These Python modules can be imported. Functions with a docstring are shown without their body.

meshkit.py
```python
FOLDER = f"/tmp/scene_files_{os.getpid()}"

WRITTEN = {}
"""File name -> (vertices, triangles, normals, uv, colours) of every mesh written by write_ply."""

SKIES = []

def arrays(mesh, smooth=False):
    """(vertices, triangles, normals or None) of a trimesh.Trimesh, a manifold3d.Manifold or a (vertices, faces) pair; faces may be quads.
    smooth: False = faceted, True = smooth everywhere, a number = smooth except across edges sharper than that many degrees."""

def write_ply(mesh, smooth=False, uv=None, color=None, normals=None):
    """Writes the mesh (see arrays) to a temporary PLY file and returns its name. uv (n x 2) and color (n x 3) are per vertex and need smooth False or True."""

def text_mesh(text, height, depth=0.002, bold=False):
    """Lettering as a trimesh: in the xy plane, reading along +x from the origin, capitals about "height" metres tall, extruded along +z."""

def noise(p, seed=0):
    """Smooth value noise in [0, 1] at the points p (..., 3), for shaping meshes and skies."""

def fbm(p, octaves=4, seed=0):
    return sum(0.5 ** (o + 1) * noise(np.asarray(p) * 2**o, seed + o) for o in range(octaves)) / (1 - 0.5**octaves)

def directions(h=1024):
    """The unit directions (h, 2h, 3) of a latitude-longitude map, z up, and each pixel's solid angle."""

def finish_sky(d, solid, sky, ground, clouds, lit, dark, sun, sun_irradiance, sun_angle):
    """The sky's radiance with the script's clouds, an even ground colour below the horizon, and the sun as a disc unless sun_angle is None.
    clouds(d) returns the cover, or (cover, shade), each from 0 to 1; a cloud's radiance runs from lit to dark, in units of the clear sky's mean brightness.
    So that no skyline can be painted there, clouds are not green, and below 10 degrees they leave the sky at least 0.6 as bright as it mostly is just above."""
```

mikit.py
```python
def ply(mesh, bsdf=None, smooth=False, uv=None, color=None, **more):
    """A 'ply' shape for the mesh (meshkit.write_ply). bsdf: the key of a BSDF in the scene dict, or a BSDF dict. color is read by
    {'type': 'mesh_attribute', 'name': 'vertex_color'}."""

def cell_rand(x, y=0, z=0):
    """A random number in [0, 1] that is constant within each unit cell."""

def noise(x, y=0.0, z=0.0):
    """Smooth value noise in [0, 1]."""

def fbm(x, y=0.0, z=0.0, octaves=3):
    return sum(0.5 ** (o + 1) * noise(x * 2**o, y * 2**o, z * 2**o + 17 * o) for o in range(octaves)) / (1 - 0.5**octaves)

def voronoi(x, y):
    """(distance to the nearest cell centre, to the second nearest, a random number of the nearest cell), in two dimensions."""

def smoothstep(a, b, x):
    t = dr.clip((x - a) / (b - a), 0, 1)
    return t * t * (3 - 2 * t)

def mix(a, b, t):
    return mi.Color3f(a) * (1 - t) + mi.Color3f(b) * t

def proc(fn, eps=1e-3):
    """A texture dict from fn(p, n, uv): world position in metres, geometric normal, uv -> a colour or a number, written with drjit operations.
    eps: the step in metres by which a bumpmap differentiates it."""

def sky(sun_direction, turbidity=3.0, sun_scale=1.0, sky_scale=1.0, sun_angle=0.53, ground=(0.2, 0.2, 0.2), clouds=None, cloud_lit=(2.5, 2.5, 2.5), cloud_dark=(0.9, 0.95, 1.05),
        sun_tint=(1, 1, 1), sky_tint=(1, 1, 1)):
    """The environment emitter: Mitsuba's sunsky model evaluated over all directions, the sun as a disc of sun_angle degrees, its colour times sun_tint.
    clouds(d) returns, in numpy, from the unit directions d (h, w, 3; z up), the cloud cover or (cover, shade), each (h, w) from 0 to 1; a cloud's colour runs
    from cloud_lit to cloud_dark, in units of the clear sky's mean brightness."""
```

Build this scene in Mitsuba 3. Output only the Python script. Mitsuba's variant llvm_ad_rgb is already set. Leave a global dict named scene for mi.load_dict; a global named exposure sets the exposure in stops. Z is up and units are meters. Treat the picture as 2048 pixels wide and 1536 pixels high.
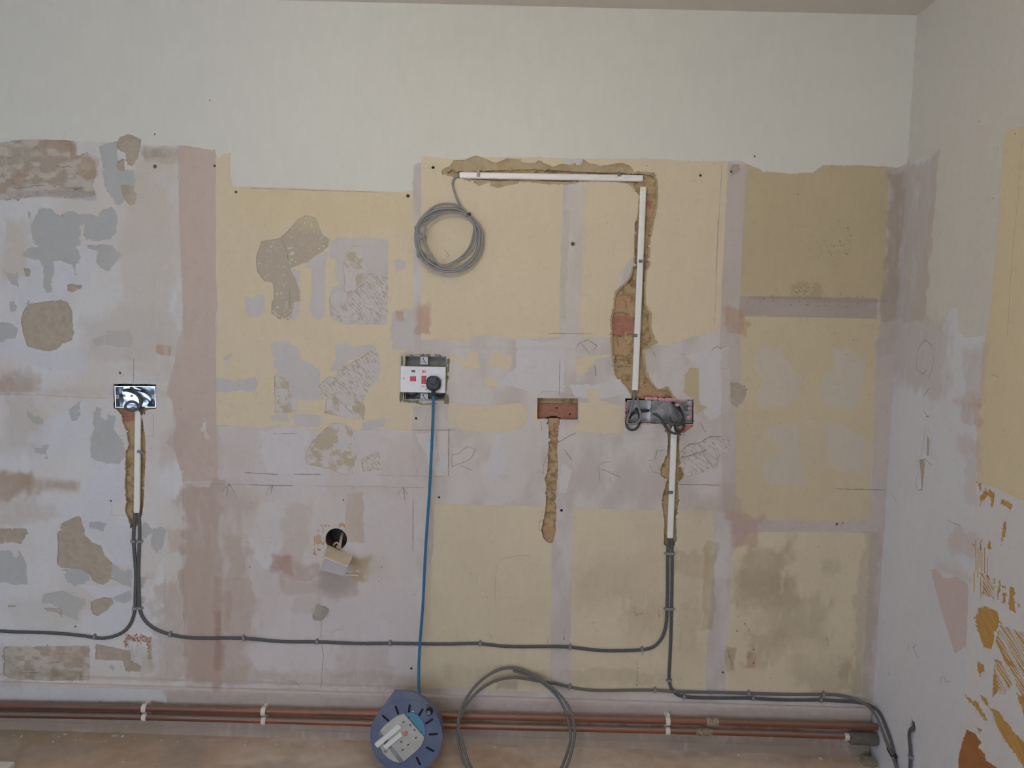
import math, random
import numpy as np
import trimesh
import drjit as dr
import mitsuba as mi
import mikit, meshkit
from shapely.geometry import Polygon, LineString, Point, box as sbox, MultiPolygon
from shapely import affinity, union_all
from scipy.interpolate import CubicSpline

# ------------------------------------------------------------------ camera, light, exposure
CAM_H, CAM_D, YAW, PITCH, ROLL, FOC = 1.33, 2.32, -0.0073, -0.0715, 0.0271, 1489.4
ROOM_H, XR = 2.306, 1.168            # ceiling height, right wall's plane
XL, YF = -3.3, -4.1                  # left wall, wall behind the camera
exposure = -0.25
WIN = (-3.0, 0.1, 0.10, 1.95)        # window behind the camera: x0, x1, z0, z1
WIN_RADIANCE = (2.45, 2.95, 3.75)
LAMP_RADIANCE = (16.5, 15.6, 12.6)

Fv = np.array([math.sin(YAW) * math.cos(PITCH), math.cos(YAW) * math.cos(PITCH), math.sin(PITCH)])
_R0 = np.cross(Fv, [0, 0, 1.0]); _R0 /= np.linalg.norm(_R0)
_U0 = np.cross(_R0, Fv)
Rv = math.cos(ROLL) * _R0 + math.sin(ROLL) * _U0
Uv = math.cos(ROLL) * _U0 - math.sin(ROLL) * _R0
EYE = np.array([0, -CAM_D, CAM_H])
scene, labels = {}, {}
scene["camera"] = {"type": "perspective", "fov": math.degrees(2 * math.atan(1024 / FOC)), "fov_axis": "x", "near_clip": 0.05, "far_clip": 50.0,
                   "to_world": mi.ScalarTransform4f().look_at(origin=EYE.tolist(), target=(EYE + Fv).tolist(), up=Uv.tolist())}
scene["sky"] = {"type": "constant", "radiance": {"type": "rgb", "value": [0.0, 0.0, 0.0]}}

# ------------------------------------------------------------------ survey: where a sighting of the photograph meets a plane of the room
def ray(px, py):
    return Fv + (px - 1024) / FOC * Rv - (py - 768) / FOC * Uv
def at(px, py, y=0.0):
    d = ray(px, py); return EYE + d * ((y - EYE[1]) / d[1])
def atx(px, py, x=XR):
    d = ray(px, py); return EYE + d * ((x - EYE[0]) / d[0])
def W(pts, y=0.0):                    # back wall, (x, z)
    return [(at(a, b, y)[0], at(a, b, y)[2]) for a, b in pts]
def RW(pts):                          # right wall, (distance from the corner, z)
    return [(-atx(a, b)[1], atx(a, b)[2]) for a, b in pts]
def crop(ox, oy, s):
    return lambda pts: [(ox + x / s, oy + y / s) for x, y in pts]
cA, cB, cC, cD, cE, cF, cG = crop(0, 240, 4), crop(0, 624, 4), crop(0, 1008, 4), crop(400, 280, 4), crop(400, 640, 4), crop(400, 1000, 4), crop(0, 1250, 4)
cH, cI, cJ = crop(800, 290, 3.5556), crop(800, 660, 3.5556), crop(880, 1080, 3.5556)
cK, cL, cM = crop(1350, 290, 4), crop(1350, 660, 4), crop(1350, 1040, 4)
cN, cO, cP = crop(1700, 200, 3.2), crop(1700, 680, 3.2), crop(1700, 1100, 3.523)
PX = 1 / 642.0                        # metres per pixel on the back wall

# ------------------------------------------------------------------ helpers
def numbered(name):
    if name not in scene and not any(k.startswith(name + "__") for k in scene): return name
    i = 1
    while f"{name}_{i:03d}" in scene or any(k.startswith(f"{name}_{i:03d}__") for k in scene): i += 1
    return f"{name}_{i:03d}"
def obj(name, mesh, mat, parent=None, smooth=35, uv=None):
    key = numbered(f"{parent}__{name}" if parent else name)
    scene[key] = mikit.ply(mesh, mat, smooth=smooth, uv=uv) if uv is not None else mikit.ply(mesh, mat, smooth=smooth)
    return key
def tag(key, label, cat=None, group=None, kind=None):
    d = {"label": label}
    if cat: d["category"] = cat
    if group: d["group"] = group
    if kind: d["kind"] = kind
    labels[key] = d
    return key
_taken = set()
def thing(name, label, cat, group=None):
    key, i = name, 0
    while key in _taken:
        i += 1; key = f"{name}_{i:03d}"
    _taken.add(key)
    return tag(key, label, cat, group)
def join(ms): return trimesh.util.concatenate(ms)
def polys(g):
    if g.is_empty: return []
    return [p for p in getattr(g, "geoms", [g]) if p.geom_type == "Polygon" and p.area > 2e-7]
def poly(pts):
    p = Polygon(pts)
    return p if p.is_valid else p.buffer(0)
def ragged(p, amp=0.0025, step=0.004, freq=90, seed=0, big=0.0, bite=0.0):
    """The polygon with an uneven, torn edge; bite: how many chips per metre have come off it or been left on."""
    out = []
    step = min(step, 0.0024)
    for q in polys(p):
        def ring(c):
            l = LineString(c); n = max(8, int(l.length / step))
            pts = np.array([l.interpolate(i / n, normalized=True).coords[0] for i in range(n)])
            q3, q5 = np.c_[pts * freq, np.full(n, seed * 7.3)], np.c_[pts * 330, np.full(n, seed * 2.9)]
            d = np.stack([meshkit.fbm(q3, 3, seed + 3), meshkit.fbm(q3 + 50, 3, seed + 9)], 1) - 0.5
            d = d + 0.45 * min(1, 0.002 / amp) * (np.stack([meshkit.noise(q5, seed + 13), meshkit.noise(q5 + 50, seed + 19)], 1) - 0.5)
            if big:
                q4 = np.c_[pts * freq * 0.2, np.full(n, seed * 3.1)]
                d = d + (np.stack([meshkit.noise(q4, seed + 5), meshkit.noise(q4 + 31, seed + 6)], 1) - 0.5) * big / amp
            return pts + d * 2 * amp
        r = Polygon(ring(q.exterior.coords), [ring(h.coords) for h in q.interiors])
        r = r if r.is_valid else r.buffer(0)
        if bite and not r.is_empty:
            rr = np.random.default_rng(seed + 77); add, cut = [], []
            for b in polys(r):
                l = b.exterior
                for _ in range(int(l.length * bite)):
                    c = l.interpolate(rr.uniform(0, l.length)); k = rr.integers(4, 8); th = np.sort(rr.uniform(0, 6.283, k)); R = rr.choice([0.0016, 0.0026, 0.0045]) * rr.uniform(0.6, 1.3, k)
                    g = Polygon(np.c_[c.x + R * np.cos(th) * 1.3, c.y + R * np.sin(th)]).buffer(0.0003)
                    (add if rr.random() < 0.4 else cut).append(g)
            r = union_all([r] + add).difference(union_all(cut))
        out.append(r)
    return union_all(out) if out else Polygon()
BACK = lambda v: np.stack([v[:, 0], -v[:, 2], v[:, 1]], 1)
RIGHT = lambda v: np.stack([XR - v[:, 2], -v[:, 0], v[:, 1]], 1)
def slab(g, h0, h1, side=BACK):
    """The 2D shape g (on a wall) as a slab from height h0 to h1 in front of the wall's face."""
    ms = []
    for q in polys(g):
        q = q.simplify(0.0002)
        if q.is_empty or q.area < 2e-7: continue
        for q in polys(q):
            m = trimesh.creation.extrude_polygon(q, h1 - h0, engine="earcut")
            m.vertices[:, 2] += h0
            m.vertices = side(np.array(m.vertices)); ms.append(m)
    return join(ms) if ms else None
def rbox(sx, sy, sz, r=0.002, center=(0, 0, 0), n=3):
    import manifold3d as m3
    b = m3.Manifold.batch_hull([m3.Manifold.sphere(r, 4 * n).translate([x, y, z]) for x in (-sx / 2 + r, sx / 2 - r) for y in (-sy / 2 + r, sy / 2 - r) for z in (-sz / 2 + r, sz / 2 - r)])
    me = b.translate(list(center)).to_mesh()
    return trimesh.Trimesh(me.vert_properties[:, :3], me.tri_verts, process=False)
def cyl(a, b, r, n=20, r2=None):
    a, b = np.array(a, float), np.array(b, float)
    L = np.linalg.norm(b - a); m = trimesh.creation.cylinder(radius=r, height=L, sections=n)
    if r2 is not None:
        v = np.array(m.vertices); k = v[:, 2] > 0; v[k, :2] *= r2 / r; m.vertices = v
    m.apply_transform(trimesh.geometry.align_vectors([0, 0, 1], (b - a) / L)); m.apply_translation((a + b) / 2)
    return m
def smoothpath(pts, step=0.006):
    p = np.array(pts, float)
    t = np.r_[0, np.cumsum(np.linalg.norm(np.diff(p, axis=0), axis=1) ** 0.5)]
    s = CubicSpline(t, p)
    L = np.linalg.norm(np.diff(p, axis=0), axis=1).sum(); n = max(6, int(L / step))
    return s(np.linspace(0, t[-1], n))
def tube(pts, a, b=None, ref=(0, -1, 0), sides=10, smooth=True, step=0.006, p=2.4):
    """A cable along pts: half width a across, half thickness b along ref."""
    b = b or a
    q = smoothpath(pts, step) if smooth else np.array(pts, float)
    t = np.gradient(q, axis=0); t /= np.linalg.norm(t, axis=1, keepdims=True) + 1e-12
    n = np.array(ref, float) - (t @ np.array(ref, float))[:, None] * t
    n /= np.linalg.norm(n, axis=1, keepdims=True) + 1e-9
    s = np.cross(t, n)
    th = np.arange(sides) * 2 * np.pi / sides
    c, d = np.cos(th), np.sin(th)
    c, d = np.sign(c) * abs(c) ** (2 / p), np.sign(d) * abs(d) ** (2 / p)
    v = q[:, None] + a * c[None, :, None] * s[:, None] + b * d[None, :, None] * n[:, None]
    N = len(q); f = []
    for i in range(N - 1):
        for j in range(sides):
            k = (j + 1) % sides
            A, B, C, D = i * sides + j, i * sides + k, (i + 1) * sides + k, (i + 1) * sides + j
            f += [[A, B, C], [A, C, D]]
    v = v.reshape(-1, 3); v = np.vstack([v, q[:1], q[-1:]])
    for j in range(sides):
        k = (j + 1) % sides
        f += [[N * sides, k, j], [N * sides + 1, (N - 1) * sides + j, (N - 1) * sides + k]]
    m = trimesh.Trimesh(v, f, process=False)
    if m.volume < 0: m.invert()
    return m

# ------------------------------------------------------------------ materials
def plain(key, c, rough=0.6, spec=0.4, metal=0.0, **k):
    scene[key] = {"type": "twosided", "bsdf": {"type": "principled", "base_color": {"type": "rgb", "value": list(c)}, "roughness": rough, "specular": spec, "metallic": metal, **k}}
    return key
def speckled(key, c, c2, fr=120, rough=0.6, spec=0.3, metal=0.0, lo=0.35, hi=0.65, st=(1, 1, 1)):
    def fn(p, n, uv):
        return mikit.mix(c, c2, mikit.smoothstep(lo, hi, mikit.fbm(p.x * fr * st[0], p.y * fr * st[1], p.z * fr * st[2], 3)))
    scene[key] = {"type": "twosided", "bsdf": {"type": "principled", "base_color": mikit.proc(fn), "roughness": rough, "specular": spec, "metallic": metal}}
    return key

# palette of the coatings on the walls: colour, second colour, freq along, freq across, angle, threshold, softness, relief
PAL, PALN = [], {}
def coat(name, c, c2=None, fu=9.0, fv=9.0, ang=0.0, thr=0.5, soft=0.35, bump=0.3):
    if c2 is None: c2 = tuple(x * 0.93 for x in c)
    PALN[name] = len(PAL); PAL.append((*c, *c2, fu, fv, math.cos(ang), math.sin(ang), thr, soft, bump))
WHITE = (0.69, 0.675, 0.615)
YEL, YEL2 = (0.685, 0.575, 0.42), (0.668, 0.56, 0.408)
LIL, LIL2 = (0.60, 0.54, 0.515), (0.55, 0.49, 0.47)
REN, REN2 = (0.46, 0.39, 0.31), (0.41, 0.345, 0.27)
coat("white", WHITE, tuple(x * 0.97 for x in WHITE), 3, 3, bump=0.15)
coat("skim", (0.545, 0.48, 0.45), (0.625, 0.575, 0.55), 17, 8, thr=0.49, soft=0.14, bump=0.5)
coat("yellow", YEL, YEL2, 4, 4, bump=0.12)
coat("yellow_dull", (0.545, 0.45, 0.295), (0.50, 0.41, 0.265), 5, 5, bump=0.25)
coat("yellow_dirty", (0.69, 0.59, 0.43), (0.62, 0.53, 0.385), 7, 7, bump=0.35)
coat("cream", (0.64, 0.59, 0.55), (0.66, 0.645, 0.65), 6, 6, thr=0.5, soft=0.15, bump=0.4)
coat("paleblue", (0.65, 0.645, 0.67), (0.62, 0.605, 0.63), 8, 8, bump=0.3)
coat("pale_soft", (0.645, 0.61, 0.615), (0.62, 0.58, 0.58), 14, 5, bump=0.3)
coat("strip_grey", (0.56, 0.49, 0.45), (0.52, 0.45, 0.415), 20, 6, bump=0.3)
coat("strip_dark", (0.46, 0.39, 0.355), (0.41, 0.345, 0.31), 6, 24, bump=0.3)
coat("grey", (0.475, 0.475, 0.465), (0.45, 0.445, 0.44), 8, 8, bump=0.2)
coat("lilacpaint", (0.58, 0.54, 0.525), (0.54, 0.50, 0.49), 7, 7, bump=0.3)
coat("pink", (0.575, 0.46, 0.405), (0.535, 0.425, 0.375), 7, 2, bump=0.3)
coat("pale", (0.63, 0.58, 0.575), (0.59, 0.525, 0.505), 9, 4, bump=0.3)
coat("render", REN, REN2, 90, 90, soft=0.2, bump=1.2)
coat("render_fleck", REN, (0.60, 0.56, 0.53), 120, 120, thr=0.68, soft=0.03, bump=1.0)
coat("yellow_mid", (0.62, 0.52, 0.36), (0.575, 0.48, 0.33), 6, 6, bump=0.25)
coat("render_half", (0.60, 0.555, 0.53), (0.49, 0.41, 0.31), 42, 42, thr=0.50, soft=0.06, bump=1.2)
coat("render_streak", (0.60, 0.55, 0.53), (0.45, 0.385, 0.32), 330, 85, 0.75, thr=0.56, soft=0.10, bump=1.2)
coat("render_rust", (0.42, 0.345, 0.28), (0.55, 0.49, 0.42), 38, 60, thr=0.5, soft=0.10, bump=1.6)
coat("mortar", (0.475, 0.345, 0.19), (0.29, 0.195, 0.10), 75, 75, thr=0.56, soft=0.14, bump=1.8)
coat("brick", (0.42, 0.19, 0.135), (0.35, 0.155, 0.11), 110, 110, soft=0.15, bump=1.0)
coat("brick_dusty", (0.49, 0.30, 0.18), (0.42, 0.275, 0.155), 40, 40, soft=0.25, bump=1.0)
coat("cement", (0.25, 0.22, 0.155), (0.20, 0.175, 0.12), 80, 80, bump=1.3)
coat("soot", (0.12, 0.10, 0.085), (0.07, 0.058, 0.05), 60, 60, bump=0.5)
coat("pencil", (0.13, 0.125, 0.12), (0.22, 0.21, 0.20), 120, 120, soft=0.12, bump=0)
coat("pencil_faint", (0.34, 0.315, 0.30), (0.46, 0.43, 0.41), 120, 120, soft=0.12, bump=0)
coat("render_ochre", (0.475, 0.375, 0.235), (0.39, 0.295, 0.175), 40, 40, soft=0.2, bump=1.3)
coat("void", (0.03, 0.027, 0.025), None, bump=0)
coat("dry_dark", (0.28, 0.19, 0.10), (0.36, 0.26, 0.15), 130, 130, bump=0.5)
coat("crack", (0.24, 0.185, 0.13), (0.40, 0.33, 0.26), 130, 130, soft=0.12, bump=0)
coat("white_chip", (0.70, 0.69, 0.68), None, bump=0.3)
coat("wash", (0.60, 0.525, 0.43), (0.575, 0.505, 0.42), 20, 9, bump=0.3)
coat("orange", (0.52, 0.31, 0.10), (0.42, 0.235, 0.075), 300, 30, 0.95, soft=0.2, bump=1.2)
coat("orange_dark", (0.38, 0.17, 0.07), (0.32, 0.13, 0.05), 40, 40, bump=0.8)
coat("rw_white", (0.60, 0.585, 0.545), (0.575, 0.56, 0.52), 4, 1, bump=0.15)
coat("rw_blue", (0.635, 0.645, 0.69), (0.605, 0.61, 0.65), 6, 2, bump=0.2)
coat("rw_grey", (0.64, 0.63, 0.635), (0.61, 0.60, 0.60), 6, 6, bump=0.3)
coat("rw_yellow", (0.66, 0.565, 0.39), (0.62, 0.53, 0.365), 5, 3, bump=0.2)
coat("rw_pink", (0.58, 0.48, 0.47), (0.55, 0.455, 0.445), 9, 5, bump=0.3)
coat("mould", (0.20, 0.165, 0.11), None, bump=0)
coat("rust", (0.33, 0.13, 0.05), (0.40, 0.20, 0.10), 60, 60, bump=0.3)
coat("skirt", (0.58, 0.495, 0.465), (0.52, 0.44, 0.41), 4, 16, bump=0.3)
coat("skirt_white", (0.60, 0.60, 0.59), (0.56, 0.56, 0.55), 5, 14, bump=0.2)
coat("filler_green", (0.155, 0.155, 0.075), (0.20, 0.19, 0.11), 90, 90, bump=1.2)
coat("filler_pink", (0.68, 0.36, 0.40), (0.55, 0.27, 0.27), 110, 110, soft=0.2, bump=1.2)
coat("brick_raw", (0.48, 0.17, 0.13), (0.42, 0.19, 0.14), 90, 90, bump=1.0)
_cols = [mi.Float([p[i] for p in PAL]) for i in range(13)]
dr.eval(_cols)

# soft marks in the back wall: damp, dirt, washed colour, the block's painted shadow. x0, y0, x1, y1 of the sighting, softness, colour, strength, how broken up it is
STAINS_AND_SHADOW = [
    (-60, 742, 88, 784, 22, (0.436, 0.294, 0.229), 0.75, 0.5), (-60, 938, 70, 1010, 22, (0.436, 0.283, 0.185), 0.85, 0.4), (40, 955, 165, 985, 18, (0.480, 0.338, 0.240), 0.8, 0.6),
    (0, 780, 90, 900, 40, (0.545, 0.491, 0.436), 0.5, 0.6), (90, 770, 340, 800, 18, (0.578, 0.491, 0.447), 0.6, 0.6),
    (0, 430, 60, 560, 30, (0.567, 0.501, 0.436), 0.7, 0.4), (240, 300, 356, 760, 40, (0.589, 0.518, 0.474), 0.65, 0.4), (280, 292, 358, 330, 12, (0.458, 0.382, 0.316), 0.6, 0.8),
    (165, 620, 365, 720, 25, (0.578, 0.518, 0.480), 0.7, 0.5), (312, 690, 340, 716, 6, (0.545, 0.338, 0.262), 0.8, 0.9), (0, 1010, 120, 1050, 20, (0.567, 0.469, 0.403), 0.6, 0.6),
    (300, 1160, 368, 1365, 22, (0.545, 0.436, 0.392), 0.75, 0.6), (340, 1060, 368, 1110, 8, (0.545, 0.382, 0.305), 0.6, 0.8), (320, 860, 432, 930, 25, (0.578, 0.447, 0.403), 0.5, 0.6),
    (364, 960, 440, 1370, 14, (0.545, 0.409, 0.371), 0.85, 0.25), (428, 1150, 446, 1350, 8, (0.414, 0.229, 0.185), 0.65, 0.6), (372, 1280, 450, 1372, 25, (0.458, 0.283, 0.240), 0.6, 0.5),
    (445, 1060, 500, 1370, 25, (0.567, 0.436, 0.382), 0.65, 0.5), (430, 960, 520, 1050, 30, (0.578, 0.480, 0.447), 0.6, 0.3),
    (692, 985, 727, 1082, 3, (0.578, 0.436, 0.371), 0.75, 0.3), (575, 1010, 625, 1130, 14, (0.567, 0.436, 0.392), 0.6, 0.4), (548, 1112, 592, 1148, 8, (0.469, 0.262, 0.218), 0.85, 0.5),
    (560, 1122, 680, 1160, 14, (0.512, 0.349, 0.305), 0.7, 0.5), (556, 1155, 720, 1192, 12, (0.534, 0.398, 0.360), 0.6, 0.5), (590, 1190, 650, 1230, 15, (0.567, 0.469, 0.425), 0.6, 0.4),
    (700, 1105, 742, 1165, 13, (0.512, 0.382, 0.218), 0.85, 0.3), (720, 1110, 775, 1150, 16, (0.578, 0.501, 0.414), 0.6, 0.5), (640, 1148, 712, 1180, 14, (0.501, 0.414, 0.420), 0.6, 0.2),  # block's cast shadow painted below it, and mixed into the brown stain beside
    (440, 1335, 830, 1378, 16, (0.501, 0.403, 0.360), 0.65, 0.7), (660, 1290, 790, 1365, 22, (0.545, 0.458, 0.436), 0.6, 0.8), (600, 1195, 830, 1280, 30, (0.594, 0.545, 0.556), 0.4, 0.3),
    (650, 960, 830, 1000, 18, (0.578, 0.501, 0.491), 0.5, 0.5), (760, 870, 830, 960, 14, (0.578, 0.501, 0.485), 0.5, 0.6), (420, 890, 520, 945, 18, (0.578, 0.491, 0.458), 0.5, 0.7),
    (826, 608, 860, 662, 8, (0.567, 0.349, 0.294), 0.85, 0.7), (790, 622, 806, 638, 4, (0.545, 0.305, 0.196), 0.8, 0.6), (884, 690, 1300, 705, 8, (0.567, 0.480, 0.458), 0.35, 0.6),
    (1450, 606, 1490, 676, 8, (0.545, 0.327, 0.229), 0.8, 0.6), (1455, 1034, 1512, 1090, 10, (0.567, 0.371, 0.338), 0.85, 0.5), (1370, 990, 1468, 1040, 25, (0.567, 0.474, 0.447), 0.6, 0.4),
    (1440, 960, 1470, 1040, 10, (0.545, 0.414, 0.371), 0.5, 0.7), (1150, 1110, 1330, 1210, 45, (0.523, 0.436, 0.316), 0.5, 0.7), (1250, 1200, 1330, 1270, 35, (0.491, 0.392, 0.283), 0.55, 0.7),
    (1410, 1080, 1424, 1260, 4, (0.436, 0.327, 0.207), 0.6, 0.7), (1353, 1100, 1415, 1170, 22, (0.512, 0.414, 0.294), 0.6, 0.6), (1355, 1180, 1400, 1300, 22, (0.512, 0.414, 0.294), 0.5, 0.8),
    (1490, 1085, 1590, 1180, 30, (0.458, 0.376, 0.267), 0.75, 0.5), (1465, 1130, 1600, 1215, 30, (0.458, 0.376, 0.262), 0.6, 0.5), (1540, 1180, 1660, 1300, 35, (0.501, 0.420, 0.316), 0.6, 0.6),
    (1490, 1260, 1580, 1330, 22, (0.480, 0.382, 0.273), 0.6, 0.7), (1455, 1290, 1470, 1340, 5, (0.392, 0.273, 0.164), 0.6, 0.7), (1492, 1300, 1508, 1335, 6, (0.458, 0.262, 0.153), 0.6, 0.7),
    (1580, 1330, 1740, 1390, 30, (0.523, 0.436, 0.327), 0.6, 0.5), (1680, 1330, 1700, 1375, 8, (0.414, 0.305, 0.207), 0.45, 0.5), (1640, 1110, 1680, 1150, 22, (0.523, 0.447, 0.349), 0.5, 0.5),
    (1722, 1070, 1742, 1380, 9, (0.491, 0.420, 0.360), 0.6, 0.4), (1500, 592, 1775, 604, 4, (0.382, 0.316, 0.240), 0.6, 0.5), (1580, 570, 1640, 600, 10, (0.392, 0.316, 0.196), 0.6, 0.9),
    (1776, 340, 1796, 600, 10, (0.414, 0.349, 0.311), 0.6, 0.2), (1640, 440, 1710, 540, 30, (0.567, 0.480, 0.305), 0.4, 0.8), 
    (1500, 860, 1770, 950, 30, (0.578, 0.501, 0.469), 0.35, 0.7), (1780, 330, 1840, 700, 14, (0.534, 0.463, 0.425), 0.5, 0.2),
    (880, 1330, 1330, 1378, 14, (0.523, 0.436, 0.327), 0.5, 0.8), (990, 1360, 1040, 1380, 10, (0.392, 0.305, 0.229), 0.6, 0.8), (470, 372, 830, 470, 40, (0.676, 0.567, 0.365), 0.5, 0.3),
    (10, 285, 60, 330, 14, (0.392, 0.316, 0.240), 0.6, 0.6), (80, 280, 148, 304, 5, (0.491, 0.338, 0.273), 0.8, 0.4), (136, 290, 152, 318, 4, (0.469, 0.305, 0.240), 0.8, 0.5),
    (150, 315, 190, 352, 10, (0.523, 0.360, 0.273), 0.7, 0.6), (15, 335, 44, 372, 8, (0.458, 0.316, 0.240), 0.6, 0.6), (10, 380, 190, 398, 6, (0.512, 0.458, 0.458), 0.7, 0.3),
    (95, 1300, 175, 1325, 9, (0.491, 0.338, 0.262), 0.7, 0.7), (30, 1335, 170, 1362, 9, (0.273, 0.240, 0.153), 0.6, 0.9), (-200, 1400, 1800, 1560, 7, (0.44, 0.35, 0.29), 0.85, 0.15), (-200, 1404, 330, 1470, 8, (0.40, 0.32, 0.26), 0.7, 0.3), (1350, 1470, 1800, 1540, 16, (0.36, 0.29, 0.25), 0.6, 0.4), (340, 1400, 1800, 1425, 8, (0.50, 0.41, 0.37), 0.6, 0.6), (200, 1398, 330, 1412, 4, (0.50, 0.33, 0.24), 0.7, 0.6),
    (0, 1352, 832, 1372, 5, (0.480, 0.360, 0.294), 0.6, 0.6),
    (1774, 345, 1790, 640, 6, (0.47, 0.39, 0.345), 0.7, 0.2),
    (285, 290, 356, 318, 7, (0.42, 0.35, 0.29), 0.8, 0.9), (365, 985, 500, 1372, 26, (0.58, 0.46, 0.42), 0.6, 0.4), (428, 1220, 442, 1345, 8, (0.42, 0.25, 0.20), 0.7, 0.6), (448, 1180, 462, 1262, 5, (0.50, 0.33, 0.27), 0.6, 0.8), (505, 985, 700, 1110, 40, (0.62, 0.55, 0.53), 0.5, 0.5),
    (360, 420, 432, 960, 10, (0.60, 0.48, 0.45), 0.4, 0.7), (1128, 375, 1166, 670, 6, (0.62, 0.55, 0.51), 0.5, 0.4), (1124, 420, 1131, 640, 2, (0.50, 0.44, 0.40), 0.5, 0.7), (833, 800, 905, 1000, 14, (0.62, 0.55, 0.53), 0.4, 0.5),
    (249, 1270, 304, 1284, 5, (0.414, 0.174, 0.076), 0.9, 1.0), (294, 1280, 304, 1318, 4, (0.414, 0.218, 0.120), 0.7, 1.0), (248, 1275, 256, 1300, 3, (0.371, 0.196, 0.098), 0.7, 1.0),
    (245, 1295, 300, 1345, 12, (0.458, 0.371, 0.283), 0.7, 0.8), (0, 1290, 40, 1365, 15, (0.501, 0.458, 0.392), 0.6, 0.4), (20, 1180, 170, 1260, 40, (0.567, 0.534, 0.480), 0.6, 0.6),
]
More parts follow.
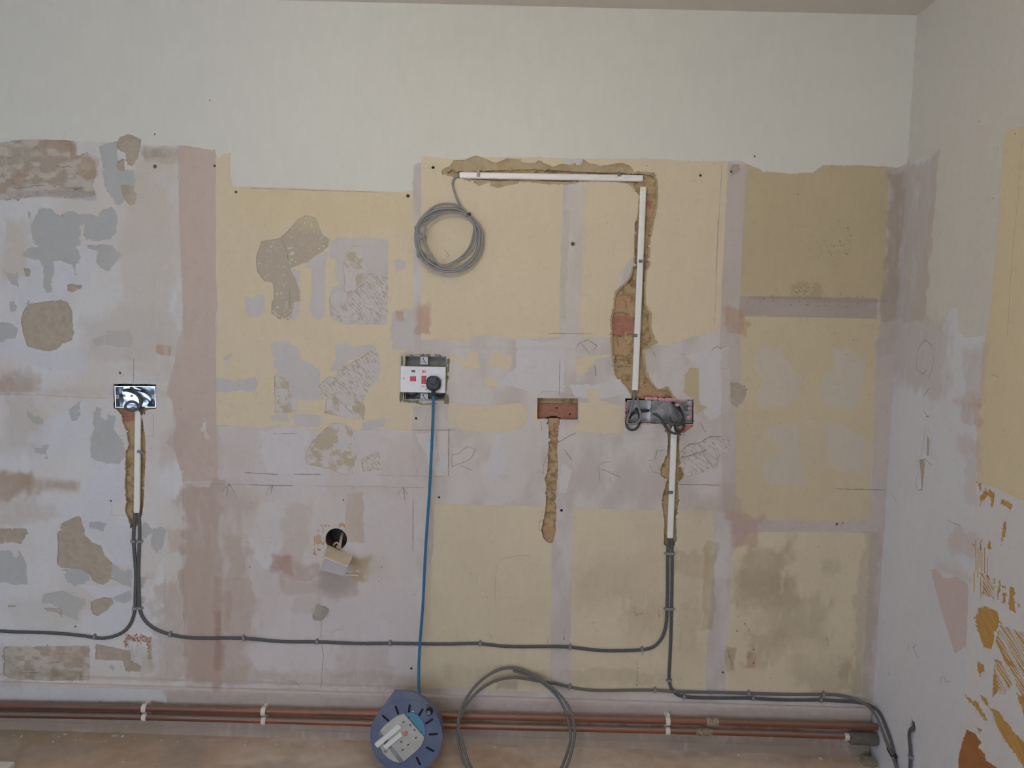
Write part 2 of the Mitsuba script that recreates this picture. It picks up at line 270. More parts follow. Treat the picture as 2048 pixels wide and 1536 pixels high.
def stained(stains, uvec, vvec):
    S = []
    for (x0, y0, x1, y1, s, c, a, br) in stains:
        p0 = uvec(x0, y0); p1 = uvec(x1, y1)
        S.append(((p0[0] + p1[0]) / 2, (p0[1] + p1[1]) / 2, abs(p1[0] - p0[0]) / 2, abs(p1[1] - p0[1]) / 2, s * vvec, c, a, br))
    def base(u, v, uv):
        i = mi.UInt32(dr.clip(uv.x, 0, len(PAL) - 0.5))
        g = [dr.gather(mi.Float, c, i) for c in _cols]
        a, b = (u * g[8] + v * g[9]) * g[6], (v * g[8] - u * g[9]) * g[7]
        t = mikit.smoothstep(g[10] - g[11], g[10] + g[11], mikit.fbm(a, b, 3.3, 4))
        return mi.Color3f(dr.lerp(g[0], g[3], t), dr.lerp(g[1], g[4], t), dr.lerp(g[2], g[5], t)), g[12], i
    def colour(p, n, uv, u, v):
        c, _, i = base(u, v, uv)
        n1, n2 = mikit.fbm(u * 14, v * 9, 1.7, 4), mikit.fbm(u * 70, v * 22, 5.1, 3)
        wu = (mikit.fbm(u * 9, v * 9, 21.0, 2) - 0.5) * 2.4 + (mikit.fbm(u * 38, v * 38, 25.0, 3) - 0.5) * 1.5
        wv = (mikit.fbm(u * 9, v * 9, 31.0, 2) - 0.5) * 2.4 + (mikit.fbm(u * 38, v * 38, 35.0, 3) - 0.5) * 1.5
        on = dr.select((i == PALN["soot"]) | (i == PALN["mortar"]) | (i == PALN["brick"]) | (i == PALN["white"]) | (i == PALN["pencil"]) | (i == PALN["brick_dusty"]), 0.0, 1.0)
        nn = 0.6 * n1 + 0.4 * n2
        for cx, cy, hx, hy, s, col, a, br in S:
            w = min(0.034, 0.65 * min(hx, hy), 1.3 * s + 0.003)
            dx, dy = dr.abs(u + wu * w - cx) - max(hx - s * 0.5, 0.001), dr.abs(v + wv * w - cy) - max(hy - s * 0.5, 0.001)
            d = dr.sqrt(dr.square(dr.maximum(dx, 0)) + dr.square(dr.maximum(dy, 0))) + (nn - 0.5) * s * 2.2
            k = 1 - mikit.smoothstep(-0.2 * s, s, d)
            k = k * a * (1 - br + br * mikit.smoothstep(0.38, 0.62, nn)) * on
            c = c * (1 - k) + mi.Color3f(col) * k
        dirt = mikit.smoothstep(0.62, 0.80, mikit.fbm(u * 110, v * 110, 9.0, 3)) * 0.045
        return c * (0.975 + 0.05 * n2 - dirt * on)
    def height(p, n, uv, u, v):
        _, b, i = base(u, v, uv)
        return b * (mikit.fbm(u * 260, v * 260, 0.5, 2) * 0.6 + mikit.fbm(u * 45, v * 45, 2.5, 2)) * 0.0012
    return colour, height
STAINS_AND_SHADOW = [(a, b, c, d, e, (lambda k: (col[0] * k, col[1] * k, col[2] * k * (0.93 if col[0] > 1.12 * col[1] else 1)))(0.96 if sum(col) > 1.5 else 0.85), min(0.95, al * 1.12), br * 0.85) for a, b, c, d, e, col, al, br in STAINS_AND_SHADOW]
_c, _h = stained(STAINS_AND_SHADOW, lambda a, b: W([(a, b)])[0], PX)
def back_colour(p, n, uv): return _c(p, n, uv, p.x, p.z)
def back_height(p, n, uv): return _h(p, n, uv, p.x, p.z)
RSTAINS = [
    (1786, 340, 1852, 640, 10, (0.47, 0.41, 0.38), 0.8, 0.15), (1770, 640, 1900, 790, 40, (0.50, 0.455, 0.45), 0.8, 0.2), (1930, 690, 1962, 780, 14, (0.50, 0.44, 0.40), 0.7, 0.5),
    (1905, 795, 1966, 820, 10, (0.50, 0.38, 0.33), 0.7, 0.6), (1932, 775, 1966, 860, 12, (0.48, 0.35, 0.30), 0.75, 0.6), (1920, 870, 1960, 925, 12, (0.52, 0.42, 0.38), 0.65, 0.5),
    (1932, 920, 1955, 1010, 10, (0.52, 0.435, 0.42), 0.6, 0.4), (1908, 1055, 1948, 1125, 10, (0.52, 0.41, 0.38), 0.65, 0.4), (1875, 1115, 1945, 1180, 22, (0.53, 0.45, 0.43), 0.7, 0.4),
]
_rc, _rh = stained(RSTAINS, lambda a, b: RW([(a, b)])[0], PX * 0.9)
def right_colour(p, n, uv): return _rc(p, n, uv, -p.y, p.z)
def right_height(p, n, uv): return _rh(p, n, uv, -p.y, p.z)
def wallbsdf(col, hgt):
    return {"type": "twosided", "bsdf": {"type": "bumpmap", "arbitrary": mikit.proc(hgt, eps=1.5e-3), "scale": 1.0, "bsdf": {"type": "principled", "base_color": mikit.proc(col), "roughness": 0.75, "specular": 0.25}}}
scene["mat_back"] = wallbsdf(back_colour, back_height)
scene["mat_right"] = wallbsdf(right_colour, right_height)

def coated(name, mesh, coatname, parent, side="mat_back"):
    if mesh is None: return None
    uv = np.tile([PALN[coatname] + 0.5, 0.5], (len(mesh.vertices), 1))
    return obj(name, mesh, side, parent, smooth=False, uv=uv)

# ------------------------------------------------------------------ the back wall: what is cut into it
rng = np.random.default_rng(5)
random.seed(5)
def H(pts): return W(cH(pts))
def I(pts): return W(cI(pts))
chase_out = poly(H([(290,195),(310,165),(350,155),(380,110),(465,105),(540,75),(630,105),(680,130),(770,95),(860,105),(875,125),(960,135),(985,108),(1090,155),(1160,130),(1200,145),(1290,140),(1305,105),(1350,130),(1430,150),(1500,140),(1570,125),(1640,150),(1660,180),(1740,190),(1810,195),(1835,245),(1835,420),(1810,540),(1800,600),(1780,680),(1780,760),(1785,850),(1755,900),(1750,1000),(1750,1130),(1790,1200),(1785,1290),(1815,1380),(1840,1410),(1800,1420),(1740,1470)])
    + I([(1745,240),(1760,310),(1800,380),(1840,420),(1910,400),(1945,465),(1950,500),(1640,500),(1640,470),(1620,420),(1570,370),(1525,325),(1510,230),(1495,70)])
    + H([(1500,1340),(1495,1240),(1510,1180),(1530,1040),(1600,980),(1630,940),(1660,850),(1665,700),(1665,560),(1690,500),(1700,370),(1670,320),(1640,290),(1590,270),(1480,262),(1310,262),(1160,285),(1000,275),(900,262),(760,290),(690,305),(620,275),(560,290),(480,250),(400,235),(330,215)]))
chase_deep = poly(H([(330,195),(360,185),(500,190),(690,178),(900,172),(1100,178),(1300,190),(1450,195),(1560,196),(1660,205),(1740,205),(1800,215),(1822,250),(1822,420),(1798,540),(1785,600),(1768,680),(1768,760),(1770,850),(1742,900),(1738,1000),(1738,1130),(1772,1200),(1770,1290),(1790,1380),(1780,1410),(1725,1460)])
    + I([(1730,240),(1745,310),(1785,380),(1830,430),(1900,420),(1935,465),(1940,510),(1650,510),(1652,470),(1632,420),(1580,365),(1537,320),(1522,230),(1508,70)])
    + H([(1512,1340),(1508,1240),(1522,1180),(1542,1045),(1610,990),(1642,945),(1670,850),(1676,700),(1676,560),(1700,500),(1706,370),(1685,330),(1650,268),(1590,262),(1400,258),(1160,262),(900,250),(700,258),(500,242),(400,225)]))
mid_socket = ragged(poly(W([(1075,796),(1156,797),(1156,840),(1074,838)])), 0.0012, seed=3)
mid_chan = ragged(poly(I([(1040,620),(1058,680),(1055,860),(1050,1000),(1030,1060),(1040,1120),(1035,1200),(1030,1300),(1005,1420),(1020,1480),(1050,1515),(1085,1515),(1105,1450),(1110,1300),(1110,1150),(1125,1000),(1118,860),(1130,680),(1135,620)])), 0.0030, 0.0025, seed=4, bite=28)
low_chase = ragged(poly(I([(1885,680),(1905,760),(1900,880),(1850,990),(1855,1040),(1900,1060),(1880,1130),(1860,1230),(1880,1350),(1875,1530),(1900,1545),(1950,1536),(1970,1480),(1965,1350),(1985,1200),(1975,1100),(2020,1030),(1995,960),(1985,850),(1990,730),(2060,690)])), 0.0032, 0.0025, seed=5, bite=28)
left_chase = ragged(poly(W(cB([(920,765),(970,820),(985,890),(1010,950),(1030,1060),(1005,1130),(1000,1330),(1005,1500)]) + cC([(1000,50),(1020,110),(1055,190),(1090,180),(1130,110),(1150,0)]) + cB([(1160,1270),(1170,1170),(1160,1080),(1165,1020),(1145,900),(1130,830),(1180,785),(1240,770)]))), 0.0032, 0.0025, seed=6, bite=28)
left_box = ragged(poly(W([(227.5,767.5),(312.5,768.5),(312.5,817.5),(227.5,817)])), 0.0016, seed=7)
right_box = ragged(poly(W([(1250.5,797),(1388,799),(1387,848),(1250.5,847)])), 0.0018, seed=8)
cooker_hole = ragged(poly(W([(803,708),(896,708),(896,806),(803,804)])), 0.003, seed=9)
flue = Point(*W([(672.5, 1078)])[0]).buffer(0.0345, 32)
chase_out = ragged(chase_out, 0.0034, 0.0025, seed=1, bite=28)
chase_deep = ragged(chase_deep, 0.0036, 0.0025, seed=2, bite=28).intersection(chase_out.buffer(-0.003))
HOLES = [(310,333,4),(429,332,2.6),(472,384,2.6),(816,392,3.6),(866,335,3),(1146,488,4.2),(1401,351,2.8),(1463,343,2.4),(240,746,2.4),(878,995,2.6),(1123,1021,2.8),(823,1337,2.8),(1446,1345,2.4),(222,1002,2),(151,1253,2),(1474,1262,1.6),(1507,1299,1.6),(1507,1326,1.6),(673+14,1000,1.6),(832,837,2.5),(1388,842,1.6),(1674,1048,2.6),(252,1289,1.8),(295,1289,1.8),(264,874,1.9)]
def cutter(h):
    c = [Point(*W([(x, y)])[0]).buffer(r * PX, 10) for x, y, r in h]
    return union_all(c)
screw_holes = ragged(cutter(HOLES), 0.0006, 0.001, seed=12)
DEEP = union_all([chase_deep, mid_socket, mid_chan, low_chase, left_chase, left_box, right_box, cooker_hole, flue, screw_holes])

# where the top coat has come away down to the brown render under it
EXPOSED = {
    "render": [cA([(940,170),(960,140),(1030,115),(1130,155),(1125,220),(1110,300),(1060,370),(1020,360),(1010,270),(970,250),(935,220)]), cA([(940,330),(990,310),(1000,400),(960,410),(935,380)]),
        cA([(965,530),(1000,515),(1085,540),(1070,560),(1095,610),(1085,670),(1040,685),(1000,640),(980,590)]), cA([(190,1190),(235,1185),(250,1220),(240,1250),(205,1250)]), cA([(540,1320),(580,1310),(660,1325),(650,1350),(580,1380),(540,1365)]),
        [(55,609),(90,603),(120,600),(135,604),(145,620),(146,660),(150,665),(144,680),(125,690),(112,700),(98,703),(75,699),(55,692),(48,672),(42,645),(46,625)],
        cC([(460,240),(500,150),(620,95),(645,100),(680,210),(680,250),(750,310),(810,330),(840,410),(900,470),(890,590),(850,635),(780,635),(740,610),(720,560),(640,520),(500,510),(455,480),(465,340)]),
        cC([(730,780),(830,740),(900,750),(910,790),(860,850),(780,895),(730,870)]), cC([(-200,195),(0,195),(210,195),(220,230),(170,320),(90,300),(20,320),(-200,330)]),
        cG([(770,150),(985,195),(1045,200),(1050,280),(1130,330),(1120,372),(1010,372),(985,285),(765,275)]), cC([(350,832),(490,828),(510,880),(490,905),(470,865),(380,855)]), cC([(65,808),(130,808),(125,825),(70,822)]), cL([(445,430),(500,415),(560,460),(570,520),(530,600),(490,620),(445,580)]), cK([(440,200),(460,160),(515,160),(520,200),(490,230),(450,250)])],
    "render_fleck": [cD([(445,960),(490,810),(640,785),(690,740),(780,640),(850,605),(930,620),(975,750),(1040,800),(1020,860),(930,930),(850,980),(720,1025),(760,1110),(805,1230),(800,1285),(750,1300),(730,1430),(640,1435),(575,1390),(575,1310),(595,1290),(580,1140),(520,1130),(460,1060)])],
    "render_half": [cE([(840,1080),(900,970),(1000,870),(1070,820),(1130,825),(1210,860),(1240,940),(1265,1050),(1240,1150),(1220,1230),(1130,1235),(1040,1190),(950,1170),(850,1150)]),
        cE([(595,450),(625,425),(710,500),(715,560),(775,660),(775,735),(690,745),(600,740)]), cE([(1000,750),(1010,640),(1100,570),(1180,600),(1320,690),(1310,800),(1180,780)]),
        cD([(1140,1000),(1160,920),(1220,855),(1280,845),(1310,870),(1310,960),(1330,1050),(1300,1130),(1180,1250),(1130,1330),(1040,1300),(1045,1240),(1100,1205),(1155,1220),(1160,1130)])],
    "render_streak": [cD([(1340,1060),(1500,1100),(1505,1400),(1440,1470),(1150,1460),(1040,1390),(1042,1310),(1140,1335),(1190,1260),(1310,1140)]),
        cE([(950,530),(1030,450),(1090,460),(1110,400),(1300,290),(1380,240),(1430,265),(1440,360),(1380,480),(1310,640),(1310,680),(1180,590),(1100,560),(1010,620),(990,590)]),
        cE([(1290,1110),(1430,1045),(1450,1200),(1300,1210)]), cL([(45,970),(110,910),(170,910),(280,850),(360,850),(430,880),(440,960),(360,1000),(340,1100),(200,1150),(80,1180),(50,1050)])],
    "render_rust": [cA([(-100,180),(20,180),(150,160),(400,160),(570,165),(610,290),(700,260),(760,340),(770,450),(740,520),(770,610),(560,625),(300,610),(100,640),(-100,640)]), cG([(30,170),(720,165),(720,440),(400,445),(100,430),(30,400)])],
}
exposed = {k: union_all([ragged(poly(W(p)), 0.0022, 0.003, seed=20 + i, bite=25) for i, p in enumerate(v) if len(p) > 2]) for k, v in EXPOSED.items()}
exposed["render_ochre"] = chase_out
ALLEXP = union_all(list(exposed.values()))
SHEET = sbox(XL, 0.0, XR, ROOM_H)
skim = SHEET.difference(union_all([DEEP, ALLEXP]))
wall = coated("wall_back", slab(skim, -0.003, 0.0), "skim", None)
tag(wall, "half stripped kitchen wall of bare lilac plaster, old paint and cut cable chases", kind="structure")
under = SHEET.difference(DEEP)
rest = under; RELIEFS = []
for k, g in exposed.items():
    coated("render_patch", slab(under.intersection(g.buffer(0.002)), -0.022, -0.003), k, wall)
    for q in polys(g):
        f = q.difference(DEEP.buffer(0.001)).buffer(-0.0005)
        if f.area > 1e-4: RELIEFS.append((k, f))
    rest = rest.difference(g.buffer(0.002))
coated("render_coat", slab(rest, -0.022, -0.003), "render", wall)

# masonry behind the chases
def relief(g, y0, amp, seed, res=0.0035, freq=60):
    """An uneven surface over the shape g at depth y0."""
    x0, z0, x1, z1 = g.bounds
    nx, nz = max(2, int((x1 - x0) / res)), max(2, int((z1 - z0) / res))
    X, Z = np.meshgrid(np.linspace(x0, x1, nx), np.linspace(z0, z1, nz), indexing="ij")
    P = np.c_[X.ravel(), Z.ravel(), np.full(X.size, seed * 1.7)]
    y = y0 - amp * 2 * (meshkit.fbm(P * freq, 4, seed) - 0.5) - amp * 1.6 * (meshkit.noise(P * 14, seed + 2) - 0.5)
    V = np.c_[X.ravel(), y, Z.ravel()]
    i, j = np.meshgrid(np.arange(nx - 1), np.arange(nz - 1), indexing="ij"); a = (i * nz + j).ravel()
    F = np.vstack([np.c_[a, a + nz, a + nz + 1], np.c_[a, a + nz + 1, a + 1]])
    from shapely import contains_xy
    keep = contains_xy(g.buffer(res * 1.2), V[:, 0], V[:, 2])
    F = F[keep[F].all(1)]
    m = trimesh.Trimesh(V, F, process=False); m.remove_unreferenced_vertices()
    return m
for i, (k, f) in enumerate(RELIEFS):
    a_ = {"render_rust": 0.0045, "render_ochre": 0.0022}.get(k, 0.0010)
    coated("render_relief", relief(f.buffer(-0.001), 0.0022, a_, 100 + i, 0.0032, 34 if k == "render_rust" else 55), k, wall)
boxes = union_all([left_box, right_box, cooker_hole, mid_socket])
for i, (g, d, am) in enumerate([(chase_deep, 0.0125, 0.0055), (mid_chan, 0.011, 0.0045), (low_chase, 0.0115, 0.004), (left_chase, 0.0105, 0.004)]):
    coated("mortar_bed", relief(g.difference(boxes), d, am, 30 + i), "mortar", wall)
coated("masonry", slab(SHEET.difference(flue.buffer(0.004)), -0.10, -0.06), "mortar", wall)
BR = [("brick", mid_socket.buffer(0.006), 0.030, 0.002), ("brick", poly(H([(1500,1215),(1660,1215),(1660,1350),(1500,1350)])), 0.0098, 0.0015), ("brick_dusty", poly(H([(1520,1060),(1640,1060),(1640,1195),(1515,1195)])), 0.0105, 0.0015),
      ("brick_dusty", poly(H([(1505,1368),(1640,1368),(1640,1500),(1508,1500)])), 0.0105, 0.0015), ("brick_dusty", poly(H([(1760,345),(1825,345),(1825,520),(1760,520)])), 0.0105, 0.002), ("brick", poly(H([(1765,395),(1790,395),(1785,450),(1760,450)])), 0.0088, 0.001),
      ("brick_dusty", poly(I([(1700,370),(1900,395),(1930,470),(1700,490)])), 0.0105, 0.0015), ("brick", poly(W(cB([(950,790),(1080,800),(1080,860),(985,880)]))), 0.0072, 0.002), ("brick_dusty", poly(I([(1010,1400),(1105,1400),(1100,1510),(1040,1512)])), 0.0092, 0.0015),
      ("brick_dusty", poly(I([(1060,630),(1130,630),(1128,720),(1060,720)])), 0.0088, 0.001), ("brick_dusty", poly(W(cB([(960,870),(1080,860),(1080,940),(1000,945)]))), 0.0080, 0.001)]
for i, (c, g, d, am) in enumerate(BR):
    coated("brick", relief(g, d, am, 60 + i, 0.003, 80), c, wall)
for i, (segs, w_) in enumerate([(H([(1515,1060),(1560,1075),(1600,1062),(1640,1070)]), 1.0), (H([(1515,1195),(1580,1188),(1640,1205)]), 1.5), (H([(1545,1370),(1552,1430)]), 1.6), (H([(1590,1090),(1612,1130),(1606,1160)]), 1.4), (H([(1512,1500),(1560,1496),(1600,1502),(1640,1490)]), 1.3), (I([(1540,210),(1600,214),(1640,212)]), 1.3), (I([(1535,262),(1580,255),(1640,262)]), 1.3), (H([(1760,345),(1800,350),(1815,372)]), 1.4), (H([(1760,520),(1790,515)]), 1.8), (H([(1740,850),(1770,880)]), 1.6), (H([(1715,1190),(1770,1200),(1790,1195)]), 1.4), (I([(1045,1135),(1080,1142),(1108,1138)]), 1.3), (I([(1040,1305),(1080,1302),(1105,1308)]), 1.4), (H([(800+0,0),(801,1)]), 0)][:-1]):
    q = LineString(segs); n_ = max(3, int(q.length / 0.003)); rr = np.random.default_rng(i)
    q = LineString([np.array(q.interpolate(k / n_, normalized=True).coords[0]) + rr.normal(0, 0.0006, 2) for k in range(n_ + 1)])
    coated("bed_crack", slab(q.buffer(w_ * PX / 2, 3), -0.0135, -0.0072), "dry_dark", wall)
# shadow-gap mortar line over the socket's brick, chips of soot along the channel
coated("mortar_joint", slab(ragged(poly(W([(1076,796),(1156,797),(1156,808),(1076,807)])), 0.001, seed=44), -0.030, -0.024), "mortar", wall)
def blotches(g, n, r, seed):
    r_ = np.random.default_rng(seed); x0, z0, x1, z1 = g.bounds; out = []
    while len(out) < n:
        p = Point(r_.uniform(x0, x1), r_.uniform(z0, z1))
        if g.contains(p): out.append(ragged(affinity.scale(p.buffer(r * r_.uniform(0.5, 1.4), 8), r_.uniform(0.4, 1), r_.uniform(0.8, 2)), r * 0.5, 0.0015, 300, int(r_.integers(999))))
    return union_all(out)
coated("soot_mark", slab(blotches(poly(I([(1065,665),(1120,665),(1108,860),(1066,860)])), 26, 0.0028, 3), -0.0115, -0.0076), "brick", wall)
coated("soot_mark", slab(blotches(poly(I([(1060,960),(1112,960),(1108,1060),(1060,1060)])), 8, 0.002, 4), -0.0115, -0.0076), "brick", wall)
coated("brick_hollow", slab(ragged(poly(W([(1090,837),(1104,834),(1112,834),(1124,839),(1112,841),(1098,841)])), 0.001, seed=46), -0.027, -0.0265), "void", wall)
for x, y, r in [(1114.5, 817.5, 2.2), (1140.5, 830, 2.2), (1088, 805, 1.6)]:
    coated("drilled_hole", slab(Point(*W([(x, y)])[0]).buffer(r * PX * 0.9, 10), -0.0275, -0.0262), "void", wall)
for x, y, r in HOLES:
    c = Point(*W([(x, y)])[0])
    coated("dark_liner", slab(c.buffer(r * PX * 1.3, 10), -0.017, -0.014), "void" if (x * 7 + y) % 3 else "rust", wall)  # near-black liner paints the hole's inner shade, a few are rusty
# the round duct
fc = W([(672.5, 1078)])[0]
duct = trimesh.creation.annulus(0.0338, 0.0365, 0.085, sections=40); duct.apply_transform(trimesh.geometry.align_vectors([0, 0, 1], [0, 1, 0])); duct.apply_translation([fc[0], 0.045, fc[1]])
coated("duct_sleeve", duct, "soot", wall)
coated("duct_end", relief(flue.buffer(0.01), 0.070, 0.006, 71, 0.004, 50), "soot", wall)

# ------------------------------------------------------------------ the back wall: coats of paint on it
CUT = union_all([DEEP, ALLEXP])
white_edge = [(-900,262),(-200,268),(0,278),(40,279),(70,277),(145,282),(225,285),(240,281),(300,290),(355,291),(370,291),(400,296),(430,302),(433,310),(437,318),(447,308),(462,306),(461,340),(464,370),(470,373),(580,376),(700,381),(805,384),(826,380),(828,330),(842,325),(845,312),(900,318),(1000,314),(1200,318),(1320,318),(1380,323),(1440,323),(1482,322),(1510,335),(1530,343),(1580,348),(1625,345),(1641,335),(1645,331),(1720,331),(1770,333),(1790,336),(1805,332),(1825,320),(1880,316)]
white_paint = ragged(poly(W(white_edge) + [(XR + 0.3, 2.5), (-4, 2.5)]), 0.0022, 0.004, seed=101, bite=25).intersection(SHEET)
GREY = [cA([(290,760),(310,710),(355,700),(420,710),(440,740),(490,765),(510,740),(590,730),(640,760),(700,750),(780,770),(830,710),(900,695),(935,740),(945,830),(930,900),(880,960),(700,975),(670,900),(680,820),(640,850),(650,930),(640,1000),(610,1025),(645,1080),(650,1130),(605,1160),(600,1235),(580,1160),(520,1140),(430,1125),(435,1220),(410,1310),(420,1360),(380,1385),(345,1330),(350,1240),(340,1150),(290,1120),(170,1095),(200,1040),(310,1010),(265,960),(255,890),(245,840)]),
    cA([(690,1000),(900,1000),(930,1050),(985,1080),(930,1130),(870,1215),(800,1180),(765,1130),(790,1050),(700,1035)]), cA([(790,215),(900,165),(950,170),(940,300),(960,400),(1020,400),(1060,400),(1090,450),(1090,540),(1000,560),(950,680),(880,600),(840,550),(830,420),(815,340)]),
    cA([(920,560),(970,550),(1000,640),(970,680),(910,670)]), cA([(35,1210),(110,1235),(150,1215),(140,1270),(150,1340),(100,1310),(60,1260)]), cB([(-100,80),(90,85),(150,130),(130,210),(60,215),(20,240),(-100,250)]),
    cB([(745,220),(800,195),(855,185),(865,150),(960,150),(1040,145),(1070,210),(1050,280),(960,285),(860,265),(760,280)]), cB([(750,850),(775,750),(810,770),(800,830),(850,870),(870,815),(920,830),(930,870),(910,930),(960,1010),(1000,1050),(1000,1160),(960,1215),(850,1215),(790,1200),(720,1160),(725,1000),(760,930),(740,880)]),
    cB([(215,780),(270,830),(350,850),(350,900),(280,890),(220,840)]), cB([(570,760),(630,730),(650,800),(620,870),(580,870),(555,810)]), cB([(290,1090),(350,1060),(390,1080),(370,1130),(330,1140),(280,1120)]), cB([(360,1165),(390,1155),(380,1180)]),
    cC([(-100,370),(90,370),(130,440),(160,380),(215,480),(215,570),(220,640),(130,650),(60,630),(-100,620)]), cC([(710,150),(790,140),(860,155),(820,220),(770,200),(720,185)]), cC([(1140,130),(1190,160),(1210,200),(1300,175),(1330,210),(1320,270),(1300,350),(1250,390),(1205,340),(1220,230),(1170,260),(1140,290)]),
    cC([(890,470),(940,500),(1000,525),(1055,520),(1055,660),(990,650),(900,600)]), cC([(345,720),(500,690),(600,740),(690,770),(680,820),(630,860),(630,930),(500,880),(430,800),(340,790)]), cC([(500,520),(620,500),(720,560),(720,620),(600,660),(540,620)]),
    cC([(900,750),(1050,690),(1060,760),(1000,790),(930,780)]), cC([(1120,590),(1180,580),(1150,640),(1160,670),(1110,670)]), cC([(1110,740),(1170,745),(1150,800),(1115,800)]), cA([(80,1460),(110,1450),(140,1490),(120,1536),(80,1520)]), cA([(210,1440),(240,1440),(240,1480),(215,1480)]), cG([(870,330),(900,318),(930,345),(900,362)]), cA([(225,730),(245,740),(240,800),(222,790)])]
grey = union_all([ragged(poly(W(p)), 0.0042, 0.0025, 85, seed=130 + i, bite=50) for i, p in enumerate(GREY)])
left_pts = [(-900,240),(355,280),(358,400),(362,520),(366,600),(366,660),(355,680),(350,720),(336,770),(333,790),(345,800),(348,860),(335,885),(352,905),(366,960),(367,1000),(365,1150),(370,1290),(372,1380),(-900,1345)]
left_paint = ragged(poly(W(left_pts)), 0.0028, 0.004, seed=103, bite=30).difference(white_paint)
coated("paint_undercoat", slab(left_paint.intersection(grey.buffer(0.004)).difference(CUT), 0.0, 0.0002), "grey", wall)
coated("cream_paint", slab(left_paint.difference(union_all([CUT, grey])), 0.0, 0.0011), "cream", wall)
PALEB = [cB([(570,760),(700,690),(740,900),(720,1160),(800,1250),(1000,1240),(1000,1480),(960,1536),(600,1536),(720,1300),(700,1180),(560,1150),(400,1200),(250,1150),(220,1000),(360,880)]), cC([(520,0),(890,0),(900,90),(1050,160),(1060,500),(900,460),(850,330),(690,230),(640,60),(480,140),(450,80)]), cC([(650,650),(1050,660),(1060,830),(980,1010),(800,1020),(660,960),(700,880),(920,800),(740,740)]), cA([(160,1130),(330,1160),(340,1340),(540,1440),(530,1536),(150,1536),(150,1390),(30,1300),(30,1200)]), cA([(430,1150),(580,1180),(640,1180),(660,1010),(760,1050),(760,1140),(700,1300),(520,1420),(420,1380)]), cB([(0,220),(180,220),(330,330),(500,300),(720,260),(700,480),(400,470),(100,350),(0,320)])]
coated("pale_paint", slab(union_all([ragged(poly(W(p)), 0.004, 0.004, 60, seed=170 + i) for i, p in enumerate(PALEB)]).intersection(left_paint).difference(union_all([CUT, grey])), 0.001, 0.0014), "paleblue", wall)
strip = ragged(poly(W([(360,270),(432,270),(431,420),(432,560),(435,610),(430,640),(432,760),(433,880),(437,930),(433,962),(366,962),(352,905),(345,880),(352,850),(345,800),(333,790),(350,720),(355,680),(366,660),(366,600),(362,520),(358,400)])), 0.0014, 0.004, seed=104).difference(union_all([white_paint, CUT, left_paint]))
coated("pink_plaster_strip", slab(strip, 0.0, 0.0005), "pink", wall)
coated("pale_plaster", slab(ragged(poly(W([(437,852),(560,850),(640,862),(770,860),(824,864),(826,1000),(842,1375),(436,1375),(438,960)])), 0.002, seed=105).difference(CUT), 0.0, 0.0004), "pale", wall)
coated("pale_plaster", slab(ragged(poly(W(cE([(490,870),(850,870),(900,950),(850,1080),(860,1150),(970,1200),(960,1240),(640,1235),(560,1200),(540,1100),(500,1050)]))), 0.003, seed=106, big=0.02).difference(CUT), 0.0004, 0.0007), "pale_soft", wall)
coated("pale_plaster", slab(ragged(poly(W(cF([(470,20),(700,0),(700,120),(640,440),(560,520),(420,480),(430,250)]))), 0.004, seed=107, big=0.04).difference(CUT), 0.0004, 0.0007), "pale_soft", wall)
for i, (pts, c_) in enumerate([([(1451,325),(1496,330),(1492,470),(1488,600),(1484,1000),(1478,1040),(1446,1040),(1440,690),(1446,500)], "strip_grey"), ([(1480,590),(1786,594),(1784,640),(1478,636)], "strip_dark"), ([(1768,330),(1800,330),(1798,640),(1790,1000),(1775,1395),(1722,1395),(1738,1060),(1744,1000),(1752,640)], "strip_grey"), ([(1466,1036),(1770,1040),(1768,1072),(1466,1068)], "strip_grey")]):
    coated("bare_strip", slab(ragged(poly(W(pts)), 0.0012, 0.004, seed=180 + i).intersection(SHEET).difference(union_all([CUT, white_paint])), 0.0, 0.0003 + 0.0001 * i), c_, wall)
for i, pts in enumerate([cI([(640,740),(740,740),(760,860),(780,1000),(700,1050),(600,1000),(650,900)]), cI([(1220,360),(1600,380),(1640,470),(1420,500),(1270,470)]), cI([(830,60),(1150,60),(1200,160),(1160,420),(980,460),(700,400),(850,260)]), cL([(60,200),(430,130),(430,640),(250,700),(190,560),(200,300)]), cI([(1150,960),(1230,1000),(1180,1150),(1130,1160)]), cI([(120,740),(330,720),(330,900),(290,1020),(230,1030),(200,900)])]):
    coated("scraped_plaster", slab(ragged(poly(W(pts)), 0.005, 0.003, 60, seed=190 + i, big=0.02, bite=60).difference(CUT), 0.0, 0.0003), "pale_soft", wall)
